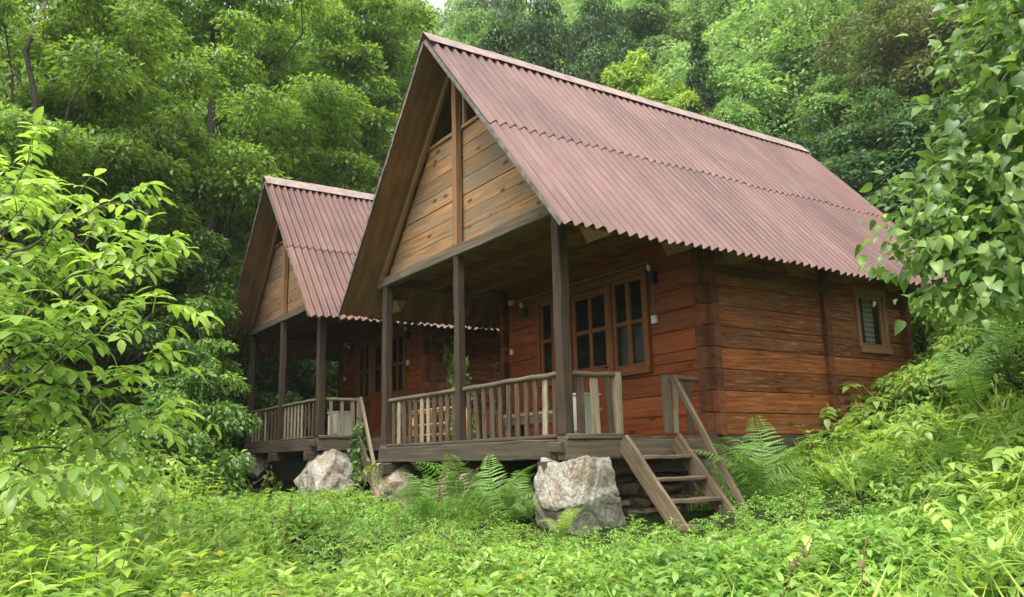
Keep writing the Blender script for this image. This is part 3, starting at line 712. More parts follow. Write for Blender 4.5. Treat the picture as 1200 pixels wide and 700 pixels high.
def bamboo_rack(loc, label):
    t = thing('bamboo_rack', label, 'rack', loc)
    for x in (-0.55, -0.05, 0.5):
        for y in (-0.16, 0.16): m_ = MB(); m_.tube([(x, y, 0), (x+.004, y, 0.25), (x, y, 0.5)], 0.027); m_.build('upright', M['bamboo'], t, True)
    for z in (0.14, 0.29, 0.47):
        for y in (-0.195, 0.195): m_ = MB(); m_.tube([(-0.62, y, z), (0, y+.003, z), (0.58, y, z)], 0.016 if z < .4 else .02); m_.build('rail', M['bamboo'], t, True)
    m_ = MB()
    for k in range(22): x = -0.56+0.05*k; m_.tube([(x, -0.23, 0.505), (x, 0.23, 0.505)], 0.017, 6)
    m_.build('slatted_top', M['bamboo'], t, True)
bamboo_rack((-1.55, 0.55, 0), 'bamboo rack with slatted top behind railing, between left and middle post')

# ================================================================== STONES
def rock(name, label, cen, size, mat, seed, cat='stone', group=None, sub=24, box=0.72, rough=0.10, fac=3.0, cuts=16, taper=0.0):
    rs = np.random.default_rng(seed)
    # spherified cube grid
    g = np.linspace(-1, 1, sub); V = []; F = []
    for ax in range(3):
        for s in (-1, 1):
            a, b = np.meshgrid(g, g, indexing='ij'); P = np.zeros((sub, sub, 3)); P[..., ax] = s; P[..., (ax+1) % 3] = a; P[..., (ax+2) % 3] = b*s
            i = np.arange(sub*sub).reshape(sub, sub)+len(V)*sub*sub; V.append(P.reshape(-1, 3)); F.append(np.stack([i[:-1, :-1], i[1:, :-1], i[1:, 1:], i[:-1, 1:]], -1).reshape(-1, 4))
    V = np.concatenate(V); F = np.concatenate(F)
    key = np.round(V*1e4).astype(int); _, first, inv = np.unique(key, axis=0, return_index=True, return_inverse=True); V = V[first]; F = inv.reshape(-1)[F]
    Sp = V/np.linalg.norm(V, axis=1)[:, None]; P = V*box+Sp*(1-box)*1.25
    # facet: cut by random planes
    for _ in range(cuts):
        n_ = unit(rs.normal(0, 1, 3)); d = rs.uniform(0.80, 1.15); h = P@n_-d; P = P-np.clip(h, 0, None)[:, None]*n_*0.92
    def fbm(Q):
        o = np.zeros(len(Q))
        for k in range(5):
            f = fac*1.9**k; ph = rs.uniform(0, 6, 6); A = rs.normal(0, 1, (3, 3))
            q = Q@A.T*f*0.55
            o += (np.sin(q[:, 0]+ph[0]+1.5*np.sin(q[:, 1]+ph[3]))*np.sin(q[:, 1]*1.1+ph[1])*np.cos(q[:, 2]+ph[2]))*0.58**k
        return o
    P = P*(1+rough*fbm(P)-0.05*np.maximum(0, 1-np.abs(np.sin(P[:, 0]*3.1+P[:, 2]*2.3+1.2*np.sin(P[:, 1]*3)+seed))*7))[:, None]
    P = P*np.array(size)/2
    P[:, :2] *= (1-taper*P[:, 2:3]/size[2]); P[:, 2] += np.where(P[:, 2] > 0, -taper*0.25*np.abs(np.sin(P[:, 0]*5+1)*np.cos(P[:, 1]*4+seed)), 0)
    o = mesh_np(name, P, F, mat, None, True); o.location = cen; o.rotation_euler = (0, 0, rs.uniform(-.2, .2))
    return tag(o, label, cat, group)
GR = 'stones carrying the cabin floors'
rock('foundation_boulder', 'big pale boulder carrying the right front corner of the nearer porch', (2.10, 0.22, -0.70), (0.88, 0.95, 0.96), M['rock'], 5, 'boulder', GR, 70, 0.93, 0.07, 4.2, 11, 0.26)
rock('foundation_stone', 'small pinkish stone under the middle of the nearer porch, behind ferns', (-0.15, 0.15, -0.66), (0.62, 0.6, 0.62), M['rock_pink'], 8, 'stone', GR)
rock('foundation_stone', 'rounded pinkish stone pier under the left corner of the nearer porch', (-2.12, 0.2, -0.66), (0.95, 0.8, 0.80), M['rock_pink'], 12, 'stone', GR, 34, 0.8, 0.06)
rock('foundation_boulder', 'pale rough stone pier under the right corner of the farther porch', tuple(C2+[2.02, 0.25, -0.66]), (1.15, 0.95, 0.90), M['rock'], 22, 'boulder', GR, 50, 1.0, 0.06, 3.8, 9, 0.25)
rock('foundation_stone', 'small grey stone under the left corner of the farther porch', tuple(C2+[-2.0, 0.15, -0.50]), (0.75, 0.7, 0.5), M['rock'], 31, 'stone', GR)
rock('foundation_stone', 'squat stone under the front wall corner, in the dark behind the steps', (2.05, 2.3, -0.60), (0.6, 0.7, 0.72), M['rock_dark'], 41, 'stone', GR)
random.seed(77)
k = 0
for row in range(5):
    for q in range(7):
        x = 1.62+random.uniform(-.08, .08)+row*-0.05; y = 0.62+0.33*q+0.15*(row % 2)+random.uniform(-.04, .04)
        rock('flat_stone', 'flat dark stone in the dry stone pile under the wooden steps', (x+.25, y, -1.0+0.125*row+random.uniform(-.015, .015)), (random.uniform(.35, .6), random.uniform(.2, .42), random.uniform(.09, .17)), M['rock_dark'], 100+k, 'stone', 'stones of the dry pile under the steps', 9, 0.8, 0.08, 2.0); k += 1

# ================================================================== VEGETATION
M['lf_walnut'] = leaf_mat('walnut_leaf', (0.17, 0.31, 0.040), (0.29, 0.46, 0.065), (0.42, 0.58, 0.10), 0.48, 0.34, 0.8, 0.5)
M['lf_broad'] = leaf_mat('broad_leaf', (0.10, 0.22, 0.034), (0.18, 0.33, 0.05), (0.29, 0.46, 0.08), 0.44, 0.40, 0.9, 0.6)
M['lf_wood'] = leaf_mat('woodland_leaf', (0.085, 0.17, 0.025), (0.17, 0.305, 0.038), (0.27, 0.43, 0.055), 0.5, 0.45, 0.35, 0.5)
M['lf_wood2'] = leaf_mat('woodland_leaf_bright', (0.09, 0.175, 0.025), (0.19, 0.33, 0.04), (0.30, 0.46, 0.058), 0.5, 0.45, 0.35, 0.5)
M['lf_bush'] = leaf_mat('shrub_leaf', (0.05, 0.125, 0.020), (0.10, 0.21, 0.028), (0.17, 0.30, 0.04), 0.42, 0.4, 0.6, 0.5)
M['lf_herb'] = leaf_mat('herb_leaf', (0.135, 0.265, 0.030), (0.24, 0.40, 0.045), (0.36, 0.52, 0.075), 0.48, 0.45, 0.5, 0.45, odd=(0.40, 0.36, 0.06))
M['lf_dock'] = leaf_mat('broad_herb_leaf', (0.17, 0.31, 0.042), (0.27, 0.44, 0.062), (0.38, 0.55, 0.10), 0.46, 0.4, 0.6, 0.5)
M['lf_low'] = leaf_mat('low_cover_leaf', (0.11, 0.25, 0.034), (0.19, 0.37, 0.048), (0.29, 0.48, 0.07), 0.45, 0.45, 0.6, 0.45)
M['lf_fern'] = leaf_mat('fern_leaf', (0.11, 0.25, 0.038), (0.19, 0.36, 0.052), (0.28, 0.46, 0.075), 0.46, 0.5, 0.7, 0.4)
M['lf_fern_y'] = leaf_mat('pale_fern_leaf', (0.24, 0.38, 0.045), (0.33, 0.48, 0.06), (0.42, 0.56, 0.09), 0.46, 0.5, 0.7, 0.4)
M['lf_far_mid'] = leaf_mat('far_mid_leaf', (0.12, 0.24, 0.05), (0.20, 0.36, 0.075), (0.29, 0.46, 0.105), 0.42, 0.55, 0.3, 0.3)
M['lf_far_yellow'] = leaf_mat('far_bright_leaf', (0.17, 0.29, 0.03), (0.28, 0.43, 0.045), (0.38, 0.53, 0.07), 0.45, 0.5, 0.4, 0.3)
M['lf_far_dark'] = leaf_mat('far_dark_leaf', (0.035, 0.085, 0.024), (0.065, 0.14, 0.036), (0.11, 0.20, 0.052), 0.36, 0.5, 0.4, 0.3)
M['lf_far_olive'] = leaf_mat('far_olive_leaf', (0.085, 0.125, 0.028), (0.14, 0.185, 0.044), (0.20, 0.245, 0.062), 0.4, 0.55, 0.4, 0.3)
M['lf_far_pale'] = leaf_mat('far_pale_leaf', (0.18, 0.32, 0.09), (0.27, 0.43, 0.125), (0.35, 0.52, 0.165), 0.42, 0.55, 0.3, 0.3)  # distance haze is partly painted in through this paler leaf colour
M['lf_ivy'] = leaf_mat('ivy_leaf', (0.06, 0.17, 0.020), (0.12, 0.27, 0.032), (0.20, 0.38, 0.05), 0.42, 0.4, 0.8, 0.5)

def lobes_in(n, radii, shape='oval', inner=0.35):
    """lobe centres through a crown; shape 'oval' or 'cone' (z from 0 to 1 is radii[2])"""
    out = []
    while len(out) < n:
        d = unit(rng.normal(0, 1, 3)); r = rng.uniform(inner, 1.0)**0.6; p = d*r
        if shape == 'cone':
            t = rng.uniform(0, 1)**1.3; a = rng.uniform(0, 2*math.pi); rr = (1-t)**0.85*math.sqrt(rng.uniform(0.15, 1)); p = np.array([rr*math.cos(a), rr*math.sin(a), t*2-1])
        elif shape == 'oval' and p[2] < -0.75: continue
        out.append(p*np.array(radii))
    return np.array(out)

def crown_leaves(lobes, lr, n_leaf, leaf, size, flat=0.55, droop=0.35, center=None, spread=0.22):
    """leaf clumps: each lobe is a flattened tuft, leaves mostly on its upper/outer skin"""
    m = len(lobes); center = lobes.mean(0) if center is None else center
    lr = np.broadcast_to(lr, (m,)); w = lr**2; idx = rng.choice(m, n_leaf, p=w/w.sum())
    outd = unit(lobes-center)
    d = unit(rng.normal(0, 1, (n_leaf, 3))+outd[idx]*0.55+np.array([0, 0, 0.45]))
    rr = np.clip(1-np.abs(rng.normal(0, spread, n_leaf)), 0.1, 1.15)[:, None]
    P = lobes[idx]+d*rr*lr[idx][:, None]*np.array([1, 1, flat])
    X = unit(d*np.array([1, 1, 0.25])+rnd(n_leaf, 0.45)+np.array([0, 0, -droop])); Z = unit(d*0.5+np.array([0, 0, 1.0])+rnd(n_leaf, 0.38))
    return place(leaf, P, X, Z, size*rng.uniform(0.65, 1.25, n_leaf))

def limb(p0, p1, r0, r1, n=7, sag=0.12, jit=0.05):
    p0 = np.asarray(p0, float); p1 = np.asarray(p1, float); L = np.linalg.norm(p1-p0); t = np.linspace(0, 1, n)[:, None]
    P = p0+(p1-p0)*t; P[:, 2:3] += sag*L*np.sin(t*math.pi)*1.0; j = rng.normal(0, jit*L*0.3, P.shape); j[0] = 0; j[-1] = 0
    return P+j, r0+(r1-r0)*t[:, 0]

def tree_parts(root, base, top_frac, lobes, lr, n_leaf, leaf, size, lmat, bmat, trunk_r=0.16, limbs=14, lean=(0, 0), flat=0.55, droop=0.35, spread=0.22):
    """trunk with limbs, and crown, in the root's local space (base at origin)"""
    c = lobes.mean(0); zt = lobes[:, 2].max()
    top = np.array([c[0]*.8+lean[0], c[1]*.8+lean[1], zt*top_frac])
    tr = NP(); P, r = limb((0, 0, -0.4), top, trunk_r, trunk_r*0.22, 10, 0, 0.06); tr.add(*tube_np(P, r, 8))
    for i in rng.choice(len(lobes), min(limbs, len(lobes)), replace=False):
        L = lobes[i]; h = np.clip(L[2]*rng.uniform(0.45, 0.75)/max(top[2], .1), 0.12, 0.9); k = h*9; a = int(k); f = k-a; s = P[a]*(1-f)+P[min(a+1, 9)]*f
        Q, q = limb(s, L, trunk_r*0.38*(1-h*.5), 0.012, 6, 0.08, 0.12); tr.add(*tube_np(Q, q, 5))
    tr.build('trunk', bmat, root, True)
    V, T = crown_leaves(lobes, lr, n_leaf, leaf, size, flat, droop, spread=spread); mesh_np('crown', V, T, lmat, root)

# ---- big woodland trees on the left, behind the foreground sapling
def woodland_tree(label, px, py_top, dist, width, n_leaf, size, lmat, low=0.25, seed=0, trunk_r=0.17, group='tall trees behind and left of the farther cabin', n_l=90):
    global rng; rng = np.random.default_rng(seed)
    p = at(px, py_top, dist); b = np.array([p[0], p[1], float(ground(p[0], p[1]))]); H = p[2]-b[2]
    root = thing('woodland_tree', label, 'tree', tuple(b), group)
    lob = lobes_in(n_l, (width/2, width/2, H*(1-low)/2)); lob[:, 2] += H*(low+(1-low)/2)
    lr = rng.uniform(0.06, 0.17, n_l)*width*(90/n_l)**0.33
    tree_parts(root, b, 0.9, lob, lr, n_leaf, L_SIMPLE, size, lmat, M['bark'], trunk_r, 22, flat=0.5, spread=0.38)
woodland_tree('tall dark-trunked leafy tree right of centre in the left wood, above the farther roof', 262, -110, 26, 9.5, 110000, 0.17, M['lf_wood2'], 0.02, 201, 0.26, n_l=170)
woodland_tree('broad leafy tree at top left, behind the pale foreground sapling', 60, -90, 19, 7.5, 85000, 0.15, M['lf_wood2'], 0.04, 202, n_l=150)
woodland_tree('leafy tree beyond the farther cabin, left of the nearer roof peak', 415, -20, 29, 7.0, 55000, 0.19, M['lf_wood2'], 0.02, 203, n_l=120)
woodland_tree('dark tree filling the shade left of the farther porch', 135, 170, 17.5, 4.6, 24000, 0.14, M['lf_bush'], 0.0, 204)
woodland_tree('shaded tree deep behind the foreground sapling at the left edge', -40, 60, 15.5, 5.5, 40000, 0.14, M['lf_wood'], 0.02, 205)
woodland_tree('dark tree standing right behind the left edge of the farther cabin', 350, 90, 32, 8.5, 40000, 0.2, M['lf_wood'], 0.0, 206)

woodland_tree('tree closing the sky at the top left corner', 40, -170, 31, 13.0, 70000, 0.22, M['lf_wood'], 0.02, 207, n_l=140)
woodland_tree('leafy tree far behind, over the farther cabin ridge', 400, -60, 40, 11.0, 60000, 0.25, M['lf_far_mid'], 0.02, 208, n_l=120)
woodland_tree('dark tree behind the farther porch, seen between its posts', 300, 300, 25, 6.0, 14000, 0.16, M['lf_bush'], 0.0, 209, n_l=50)

# ---- shrubs
def shrub(label, px, py_top, dist, width, n_leaf, size, lmat, seed, leaf=None, group=None, n_l=40, name='shrub', base_z=None):
    global rng; rng = np.random.default_rng(seed)
    p = at(px, py_top, dist); b = np.array([p[0], p[1], float(ground(p[0], p[1]))]); H = max(0.6, p[2]-b[2])
    root = thing(name, label, 'shrub', tuple(b), group)
    lob = lobes_in(n_l, (width/2, width/2, H/2), inner=0.2); lob[:, 2] += H/2
    lr = rng.uniform(0.12, 0.22, n_l)*width
    tree_parts(root, b, 0.7, lob, lr, n_leaf, leaf or L_OVAL, size, lmat, M['twig'], 0.05, 16, flat=0.6, spread=0.35)
G_SH = 'shrubs round the clearing'
shrub('dark leafy shrub right behind the farther porch, filling its open end', 262, 395, 21, 3.6, 12000, 0.12, M['lf_bush'], 311, group=G_SH)
shrub('tall dark shrub beyond the left post of the farther porch', 225, 300, 20, 3.0, 12000, 0.12, M['lf_bush'], 312, group=G_SH)
shrub('dark shrub overhanging the left corner of the farther porch', 222, 385, 13.9, 1.7, 9000, 0.10, M['lf_bush'], 301, group=G_SH)
shrub('leafy shrub reaching over the farther gable end from the left', 240, 352, 15.2, 1.35, 6000, 0.09, M['lf_wood'], 302, group=G_SH)
shrub('dense low shrub at the foot of the farther porch, left side', 215, 455, 12.6, 2.0, 8000, 0.09, M['lf_bush'], 303, group=G_SH)
shrub('bright bushy shrub under the foreground sapling at left', 95, 520, 11.5, 3.4, 9000, 0.09, M['lf_herb'], 304, L_NETTLE, G_SH)
shrub('shrub at the left edge, low among the undergrowth', -20, 530, 10.5, 2.6, 7000, 0.09, M['lf_herb'], 305, L_NETTLE, G_SH)
shrub('tall green shrub behind the back right corner of the nearer cabin', 1125, 345, 14.5, 2.2, 9000, 0.11, M['lf_wood2'], 306, group=G_SH)
shrub('fresh green shrub filling the gap between back wall corner and drooping leaves', 1172, 372, 11.6, 1.7, 10000, 0.09, M['lf_herb'], 309, group=G_SH)
shrub('tall bright shrub on top of the bank at the right edge', 1195, 325, 9.6, 1.7, 11000, 0.085, M['lf_wood2'], 310, group=G_SH)
shrub('shrub under the drooping broad leaves at the right edge', 1185, 335, 11.5, 2.4, 8000, 0.10, M['lf_herb'], 307, L_NETTLE, G_SH)
shrub('bushy growth on the bank beside the nearer cabin back corner', 1140, 420, 11.0, 2.2, 8000, 0.085, M['lf_herb'], 308, L_NETTLE, G_SH)

# ---- forest on the slope behind: a few crowns, copied
def forest_kind(kind, lmat, n_leaf, size, radii, n_l, lrk, shape='oval', seed=0, flat=0.6):
    global rng; rng = np.random.default_rng(seed)
    root = thing('forest_tree', '', 'tree'); lob = lobes_in(n_l, radii, shape); lob[:, 2] += radii[2]+0.8
    lr = rng.uniform(0.7, 1.25, n_l)*lrk
    if shape == 'cone': lr = lr*np.clip(1.25-lob[:, 2]/(2*radii[2]+1), 0.3, 1)
    tree_parts(root, None, 0.93, lob, lr, n_leaf, L_SIMPLE, size, lmat, M['bark'], 0.15, 12, flat=flat+.1, spread=0.2)
    root['height'] = float(lob[:, 2].max()+0.4); root['used'] = 0
    return root
K = {}
K['mid'] = forest_kind('mid', M['lf_far_mid'], 22000, 0.20, (2.0, 2.0, 3.2), 60, 0.75, seed=401)
K['yellow'] = forest_kind('yellow', M['lf_far_yellow'], 22000, 0.19, (1.9, 1.9, 2.7), 60, 0.65, seed=402)
K['dark'] = forest_kind('dark', M['lf_far_dark'], 16000, 0.20, (2.1, 2.1, 3.6), 70, 0.7, seed=403)
K['conifer'] = forest_kind('conifer', M['lf_far_dark'], 14000, 0.19, (1.5, 1.5, 4.0), 90, 0.6, 'cone', seed=404, flat=0.4)
K['olive'] = forest_kind('olive', M['lf_far_olive'], 22000, 0.20, (2.5, 2.5, 2.9), 60, 0.85, seed=405)
K['pale'] = forest_kind('pale', M['lf_far_pale'], 22000, 0.22, (2.3, 2.3, 2.9), 60, 0.8, seed=406)
used = {}
def forest_tree(kind, px, py_top, wpx, dist, label, group='trees on the slope behind the cabins'):
    src = K[kind]; first = kind not in used; used[kind] = 1
    o = src if first else copy_tree(src)
    wid = {'mid': 4.6, 'yellow': 4.4, 'dark': 4.9, 'conifer': 3.0, 'olive': 5.8, 'pale': 5.4}[kind]
    while True:
        p = at(px, py_top, dist); gz = float(ground(p[0], p[1])); H = p[2]-gz; sxy = wpx/FOC*dist/wid
        if H <= src['height']*sxy*1.5 or dist > 150: break
        dist += 1.0
    sz = min(max(H, 3.0)/src['height'], sxy*2.2)
    o.location = (p[0], p[1], p[2]-src['height']*sz); o.scale = (sxy, sxy, sz); o.rotation_euler = (0, 0, random.uniform(0, 6.28))
    tag(o, label, 'tree', group)
random.seed(9)
for args in (
    ('yellow', 640, 50, 78, 36, 'bright yellow-green tree peeking over the ridge near the roof peak'),
    ('yellow', 752, 72, 120, 34, 'widest bright yellow-green tree right behind the ridge'),
    ('conifer', 816, 18, 80, 36, 'dark pointed conifer rising above the middle of the ridge'),
    ('yellow', 800, 108, 110, 31, 'low pale green tree just over the ridge, below the dark conifer'),
    ('pale', 880, 66, 90, 42, 'pale feathery tree right of the dark conifer'),
    ('mid', 858, 120, 90, 32, 'soft green tree behind the ridge, under the pale feathery one'),
    ('mid', 935, 55, 120, 42, 'round fresh green tree above the far end of the ridge'),
    ('dark', 950, 140, 150, 24, 'dark tree at the far end of the ridge'),
    ('olive', 1040, 5, 190, 30, 'brownish olive tree at upper right, on the slope'),
    ('dark', 1030, 105, 190, 22, 'blackish green tree beside the roof slope at right'),
    ('dark', 1110, 120, 190, 20, 'blackish tree half behind the drooping broad leaves at right'),
    ('mid', 1120, 0, 170, 32, 'green tree behind the top of the right foreground tree'),
    ('mid', 985, 95, 130, 30, 'shaded green tree between the fresh green and the olive one'),
    ('dark', 620, -15, 120, 52, 'dark green tree high on the slope above the roof peak'),
    ('mid', 560, 20, 110, 46, 'green tree just left of the roof peak on the slope'),
    ('pale', 480, 22, 80, 48, 'pale tree seen left of the roof peak'),
    ('dark', 700, -10, 110, 54, 'dark tree high on the slope, over the bright yellow-green ones'),
    ('mid', 760, -10, 110, 58, 'green tree high on the slope, left of the dark conifer'),
    ('pale', 870, -15, 130, 66, 'pale hazy tree at the top, right of the dark conifer'),
    ('olive', 950, -20, 130, 68, 'olive tinted tree at the top of the slope'),
    ('yellow', 1180, -30, 120, 40, 'yellow-green tree at the top right corner'),
    ('mid', 1195, 90, 190, 20, 'green tree hidden behind the right foreground tree'),
    ('dark', 450, 120, 110, 40, 'dark tree low between the two cabin roofs'),
    ('pale', 565, -35, 95, 60, 'pale tree at the top edge, right of the small gap of sky'),
    ('mid', 380, 130, 120, 36, 'green tree behind the ridge of the farther cabin'),
): forest_tree(*args)

# ---- wood covering the far hillside, one mass
def far_wood():
    global rng; rng = np.random.default_rng(500)
    cols = ('lf_far_mid', 'lf_far_pale', 'lf_far_dark')
    acc = {c: NP() for c in cols}
    for k in range(620):
        u = 34+122*rng.uniform(0, 1)**1.15; v = rng.uniform(-0.85, 0.95)*u; u -= 9*max(0, v/u-.35)/.6; x, y = xy_of(u, v); z = float(ground(x, y))
        r = rng.uniform(2.0, 3.6)*(0.8+u/220); h = r*rng.uniform(1.9, 2.6)
        lob = lobes_in(22, (r, r, h/2)); lob[:, 2] += h*0.5+0.3; lob += np.array([x, y, z])
        n = int(1200+80000/u); c = cols[int(rng.choice(3, p=(.5, .34, .16)))]
        acc[c].add(*crown_leaves(lob, rng.uniform(0.34, 0.52, 22)*r, n, L_SIMPLE, 0.17+u*0.004, 0.8, spread=0.16))
    for c in cols:
        o = acc[c].build('hillside_wood', M[c]); tag(o, 'mass of leafy trees covering the hillside', 'woodland', None, 'stuff')
far_wood()

# ---- foreground sapling on the left: drooping pinnate leaves
def pinnate(acc, stem, p, d, L, nl, sz):
    """one pinnate leaf from p along d, length L, nl pairs of leaflets"""
    d = unit(d); t = np.linspace(0, 1, 7)[:, None]; P = p+d*L*t; P[:, 2] -= (L*0.45*t[:, 0]**2)
    stem.add(*tube_np(P, np.linspace(0.0045, 0.002, 7), 4))
    side = unit(np.cross(d, [0, 0, 1.0])); pos = []; X = []; Z = []; sc = []
    for k in range(nl):
        f = 0.30+0.62*k/max(nl-1, 1); q = p+d*L*f; q = q+np.array([0, 0, -L*0.45*f*f])
        for s in (-1, 1):
            pos.append(q); X.append(side*s+d*0.55+[0, 0, -0.5]+rng.normal(0, .16, 3)); Z.append(np.array([0, 0, 1.0])+rng.normal(0, .25, 3)); sc.append(sz*(0.72+0.28*math.sin(math.pi*(0.25+f*.6)))*rng.uniform(.85, 1.15))
    pos.append(P[-1]); X.append(d+[0, 0, -0.8]+rng.normal(0, .12, 3)); Z.append(np.array([0, 0, 1.0])+d*.6); sc.append(sz*1.2)
    acc.add(*place(L_WALNUT, pos, X, Z, sc))
def sapling():
    global rng; rng = np.random.default_rng(600)
    b = at(-95, 660, 5.6); b[2] = float(ground(b[0], b[1])); root = thing('foreground_sapling', 'pale green sapling with drooping compound leaves, filling the left edge', 'tree', tuple(b))
    lf = NP(); wd = NP(); st = NP()
    targets = [(35, 175, 6.2), (75, 245, 5.8), (150, 235, 6.0), (165, 285, 5.7), (188, 300, 6.1), (190, 360, 5.8), (170, 425, 6.0), (185, 490, 5.8), (120, 300, 5.3), (20, 250, 5.0), (95, 380, 5.2), (125, 450, 5.6), (130, 530, 5.5), (25, 400, 4.9), (-25, 215, 5.6), (-20, 330, 4.9), (85, 555, 4.9), (10, 220, 6.4), (110, 265, 6.5), (60, 330, 6.0), (140, 370, 6.3), (40, 480, 5.3)]
    hub = at(-95, 560, 5.6)-b
    P, r = limb((0, 0, -0.2), at(-60, 300, 5.6)-b, 0.07, 0.03, 8, 0, 0.03); wd.add(*tube_np(P, r, 8))
    for (px, py, dd) in targets:
        tip = at(px, py, dd)-b; s = P[int(rng.integers(1, 4))] if py > 300 else P[int(rng.integers(3, 7))]
        Q, q = limb(s, tip, 0.016, 0.004, 12, 0.08, 0.05); wd.add(*tube_np(Q, q, 6))
        L = np.linalg.norm(tip-s); nodes = int(L*4.3)
        ax = unit(tip-s)
        for k in range(nodes):
            f = 0.36+0.64*(k+0.5)/nodes; i = f*11; a = int(i); g = i-a; p = Q[a]*(1-g)+Q[min(a+1, 11)]*g
            sd = unit(np.cross(ax, [0, 0, 1.0]))*(1 if k % 2 else -1)
            d = ax*rng.uniform(.3, .9)+sd*rng.uniform(.4, 1.1)+np.array([0, 0, rng.uniform(-.1, .55)])+rng.normal(0, .22, 3)
            if rng.uniform() < 0.3:
                e = p+unit(d)*rng.uniform(.15, .35); Q2, q2 = limb(p, e, 0.008, 0.004, 5, .05, .05); wd.add(*tube_np(Q2, q2, 5))
                for _ in range(2): pinnate(lf, st, e, d+rng.normal(0, .5, 3)+[0, 0, .2], rng.uniform(.22, .34), int(rng.integers(2, 4)), rng.uniform(.095, .135))
            pinnate(lf, st, p, d, rng.uniform(.24, .38), int(rng.integers(2, 4)), rng.uniform(.095, .14))
        for _ in range(3): pinnate(lf, st, tip, ax+rng.normal(0, .5, 3)+[0, 0, .35], rng.uniform(.26, .36), 3, rng.uniform(.11, .14))
    wd.build('trunk', M['twig'], root, True); lf.add(*st.get()); lf.build('crown', M['lf_walnut'], root, True)
sapling()

# ---- foreground tree on the right: broad heart-shaped leaves
def broad_tree():
    global rng; rng = np.random.default_rng(610)
    b = at(1330, 600, 7.0); b[2] = float(ground(b[0], b[1])); root = thing('foreground_tree', 'tree with big heart-shaped leaves hanging in from the right edge', 'tree', tuple(b))
    lf = NP(); wd = NP()
    P, r = limb((0, 0, -0.3), at(1290, -160, 7.0)-b, 0.13, 0.05, 9, 0, 0.03); wd.add(*tube_np(P, r, 8))
    targets = [(1150, 5, 6.6), (1185, -30, 6.4), (1140, 55, 6.5), (1118, 90, 6.7), (1112, 125, 6.6), (1165, 110, 6.2), (1130, 165, 6.5), (1100, 195, 6.7), (1150, 205, 6.2), (1068, 232, 6.7), (1060, 268, 6.6), (1100, 262, 6.3), (1055, 300, 6.7), (1085, 325, 6.4), (1130, 300, 6.2), (1110, 335, 6.5), (1160, 260, 6.1), (1180, 180, 6.3), (1190, 310, 6.2), (1160, 330, 6.4), (1195, 60, 6.5), (1170, 50, 6.9), (1190, 230, 6.8), (1140, 240, 7.0), (1210, 130, 6.0), (1175, 285, 7.0), (1210, 20, 6.3), (1165, 150, 6.9), (1125, 215, 6.9), (1085, 285, 6.9), (1060, 322, 6.5), (1090, 348, 6.4), (1070, 255, 6.6), (1045, 288, 6.6), (1120, 355, 6.2)]
    for (px, py, dd) in targets:
        tip = at(px, py, dd)-b; s = P[int(np.clip(8-(py+40)/75, 2, 8))]+rng.normal(0, .02, 3)
        Q, q = limb(s, tip, 0.022, 0.005, 12, 0.14, 0.04); wd.add(*tube_np(Q, q, 6))
        pos = []; X = []; Z = []; sc = []
        for k in range(105):
            f = rng.uniform(.42, 1.0)**0.8; i = f*11; a = min(int(i), 10); g = i-a; p = Q[a]*(1-g)+Q[a+1]*g
            o = rng.normal(0, .17, 3); pos.append(p+o*[1, 1, .9])
            X.append(np.array([-.1, -.2, -0.55])+unit(o)*.9+rng.normal(0, .45, 3)); Z.append(np.array([0.15, -.25, .9])+rng.normal(0, .5, 3)); sc.append(rng.uniform(.05, .135))
        h = len(pos)//2; lf.add(*place(L_BROAD, pos[:h], X[:h], Z[:h], sc[:h])); lf.add(*place(L_BROAD2, pos[h:], X[h:], Z[h:], sc[h:]))
    wd.build('trunk', M['bark_green'], root, True); lf.build('crown', M['lf_broad'], root, True)
broad_tree()

# ---- ferns
def frond(L, arch, wid, n=22, seed=0):
    """one fern frond along +x, arching, as a template"""
    rs = np.random.default_rng(seed); acc = NP()
    def path(t): return np.stack([L*(t*0.97), 0*t, L*(arch*t*1.9-arch*1.75*t*t)], -1)
    t = np.linspace(0, 1, 12); P = path(t); acc.add(*tube_np(P, np.linspace(.006, .0015, 12)*L*1.1, 4))
    ts = np.linspace(0.16, 0.985, n); Q = path(ts); tg = unit(path(ts+.01)-path(ts-.01))
    env = wid*L*np.minimum(1, (ts-.08)/.22)*(1-ts)**0.72*1.25+0.01*L
    pos = []; X = []; Z = []; sc = []
    piv = leaf_shape([(0, 0), (0.10, 0.045), (0.5, 0.035), (1, 0)], 0.25, 0.1)
    for s in (-1, 1):
        d = np.stack([tg[:, 0]*.42, np.full(n, 1.0*s), tg[:, 2]*.42-.12], -1)+rs.normal(0, .11, (n, 3)); nn = np.stack([-tg[:, 2], 0*ts, tg[:, 0]], -1)
        acc.add(*place(piv, Q, d, nn, env*rs.uniform(.92, 1.08, n)))
        # pinnules as a fringe of short teeth along each pinna
        for q in range(3, 9):
            f = q/10; pp = Q+unit(d)*env[:, None]*f-np.array([0, 0, 1])*(.25*f*f*env)[:, None]
            e = unit(d); ax = np.stack([tg[:, 0], 0*ts, tg[:, 2]], -1)
            tooth = leaf_shape([(0, 0), (0.4, 0.28), (1, 0)], 0.1, 0.05)
            for s2 in (-1, 1):
                acc.add(*place(tooth, pp, ax*s2+e*.5, nn, np.minimum(env*.2, 0.45*L*0.83/n)*(1.1-f*.6)*1.25))
    return acc.get()
FR = [frond(1.0, 0.42, 0.27, 22, 1), frond(1.0, 0.72, 0.24, 24, 2), frond(1.0, 0.55, 0.29, 20, 3), frond(1.0, 0.85, 0.25, 23, 4)]
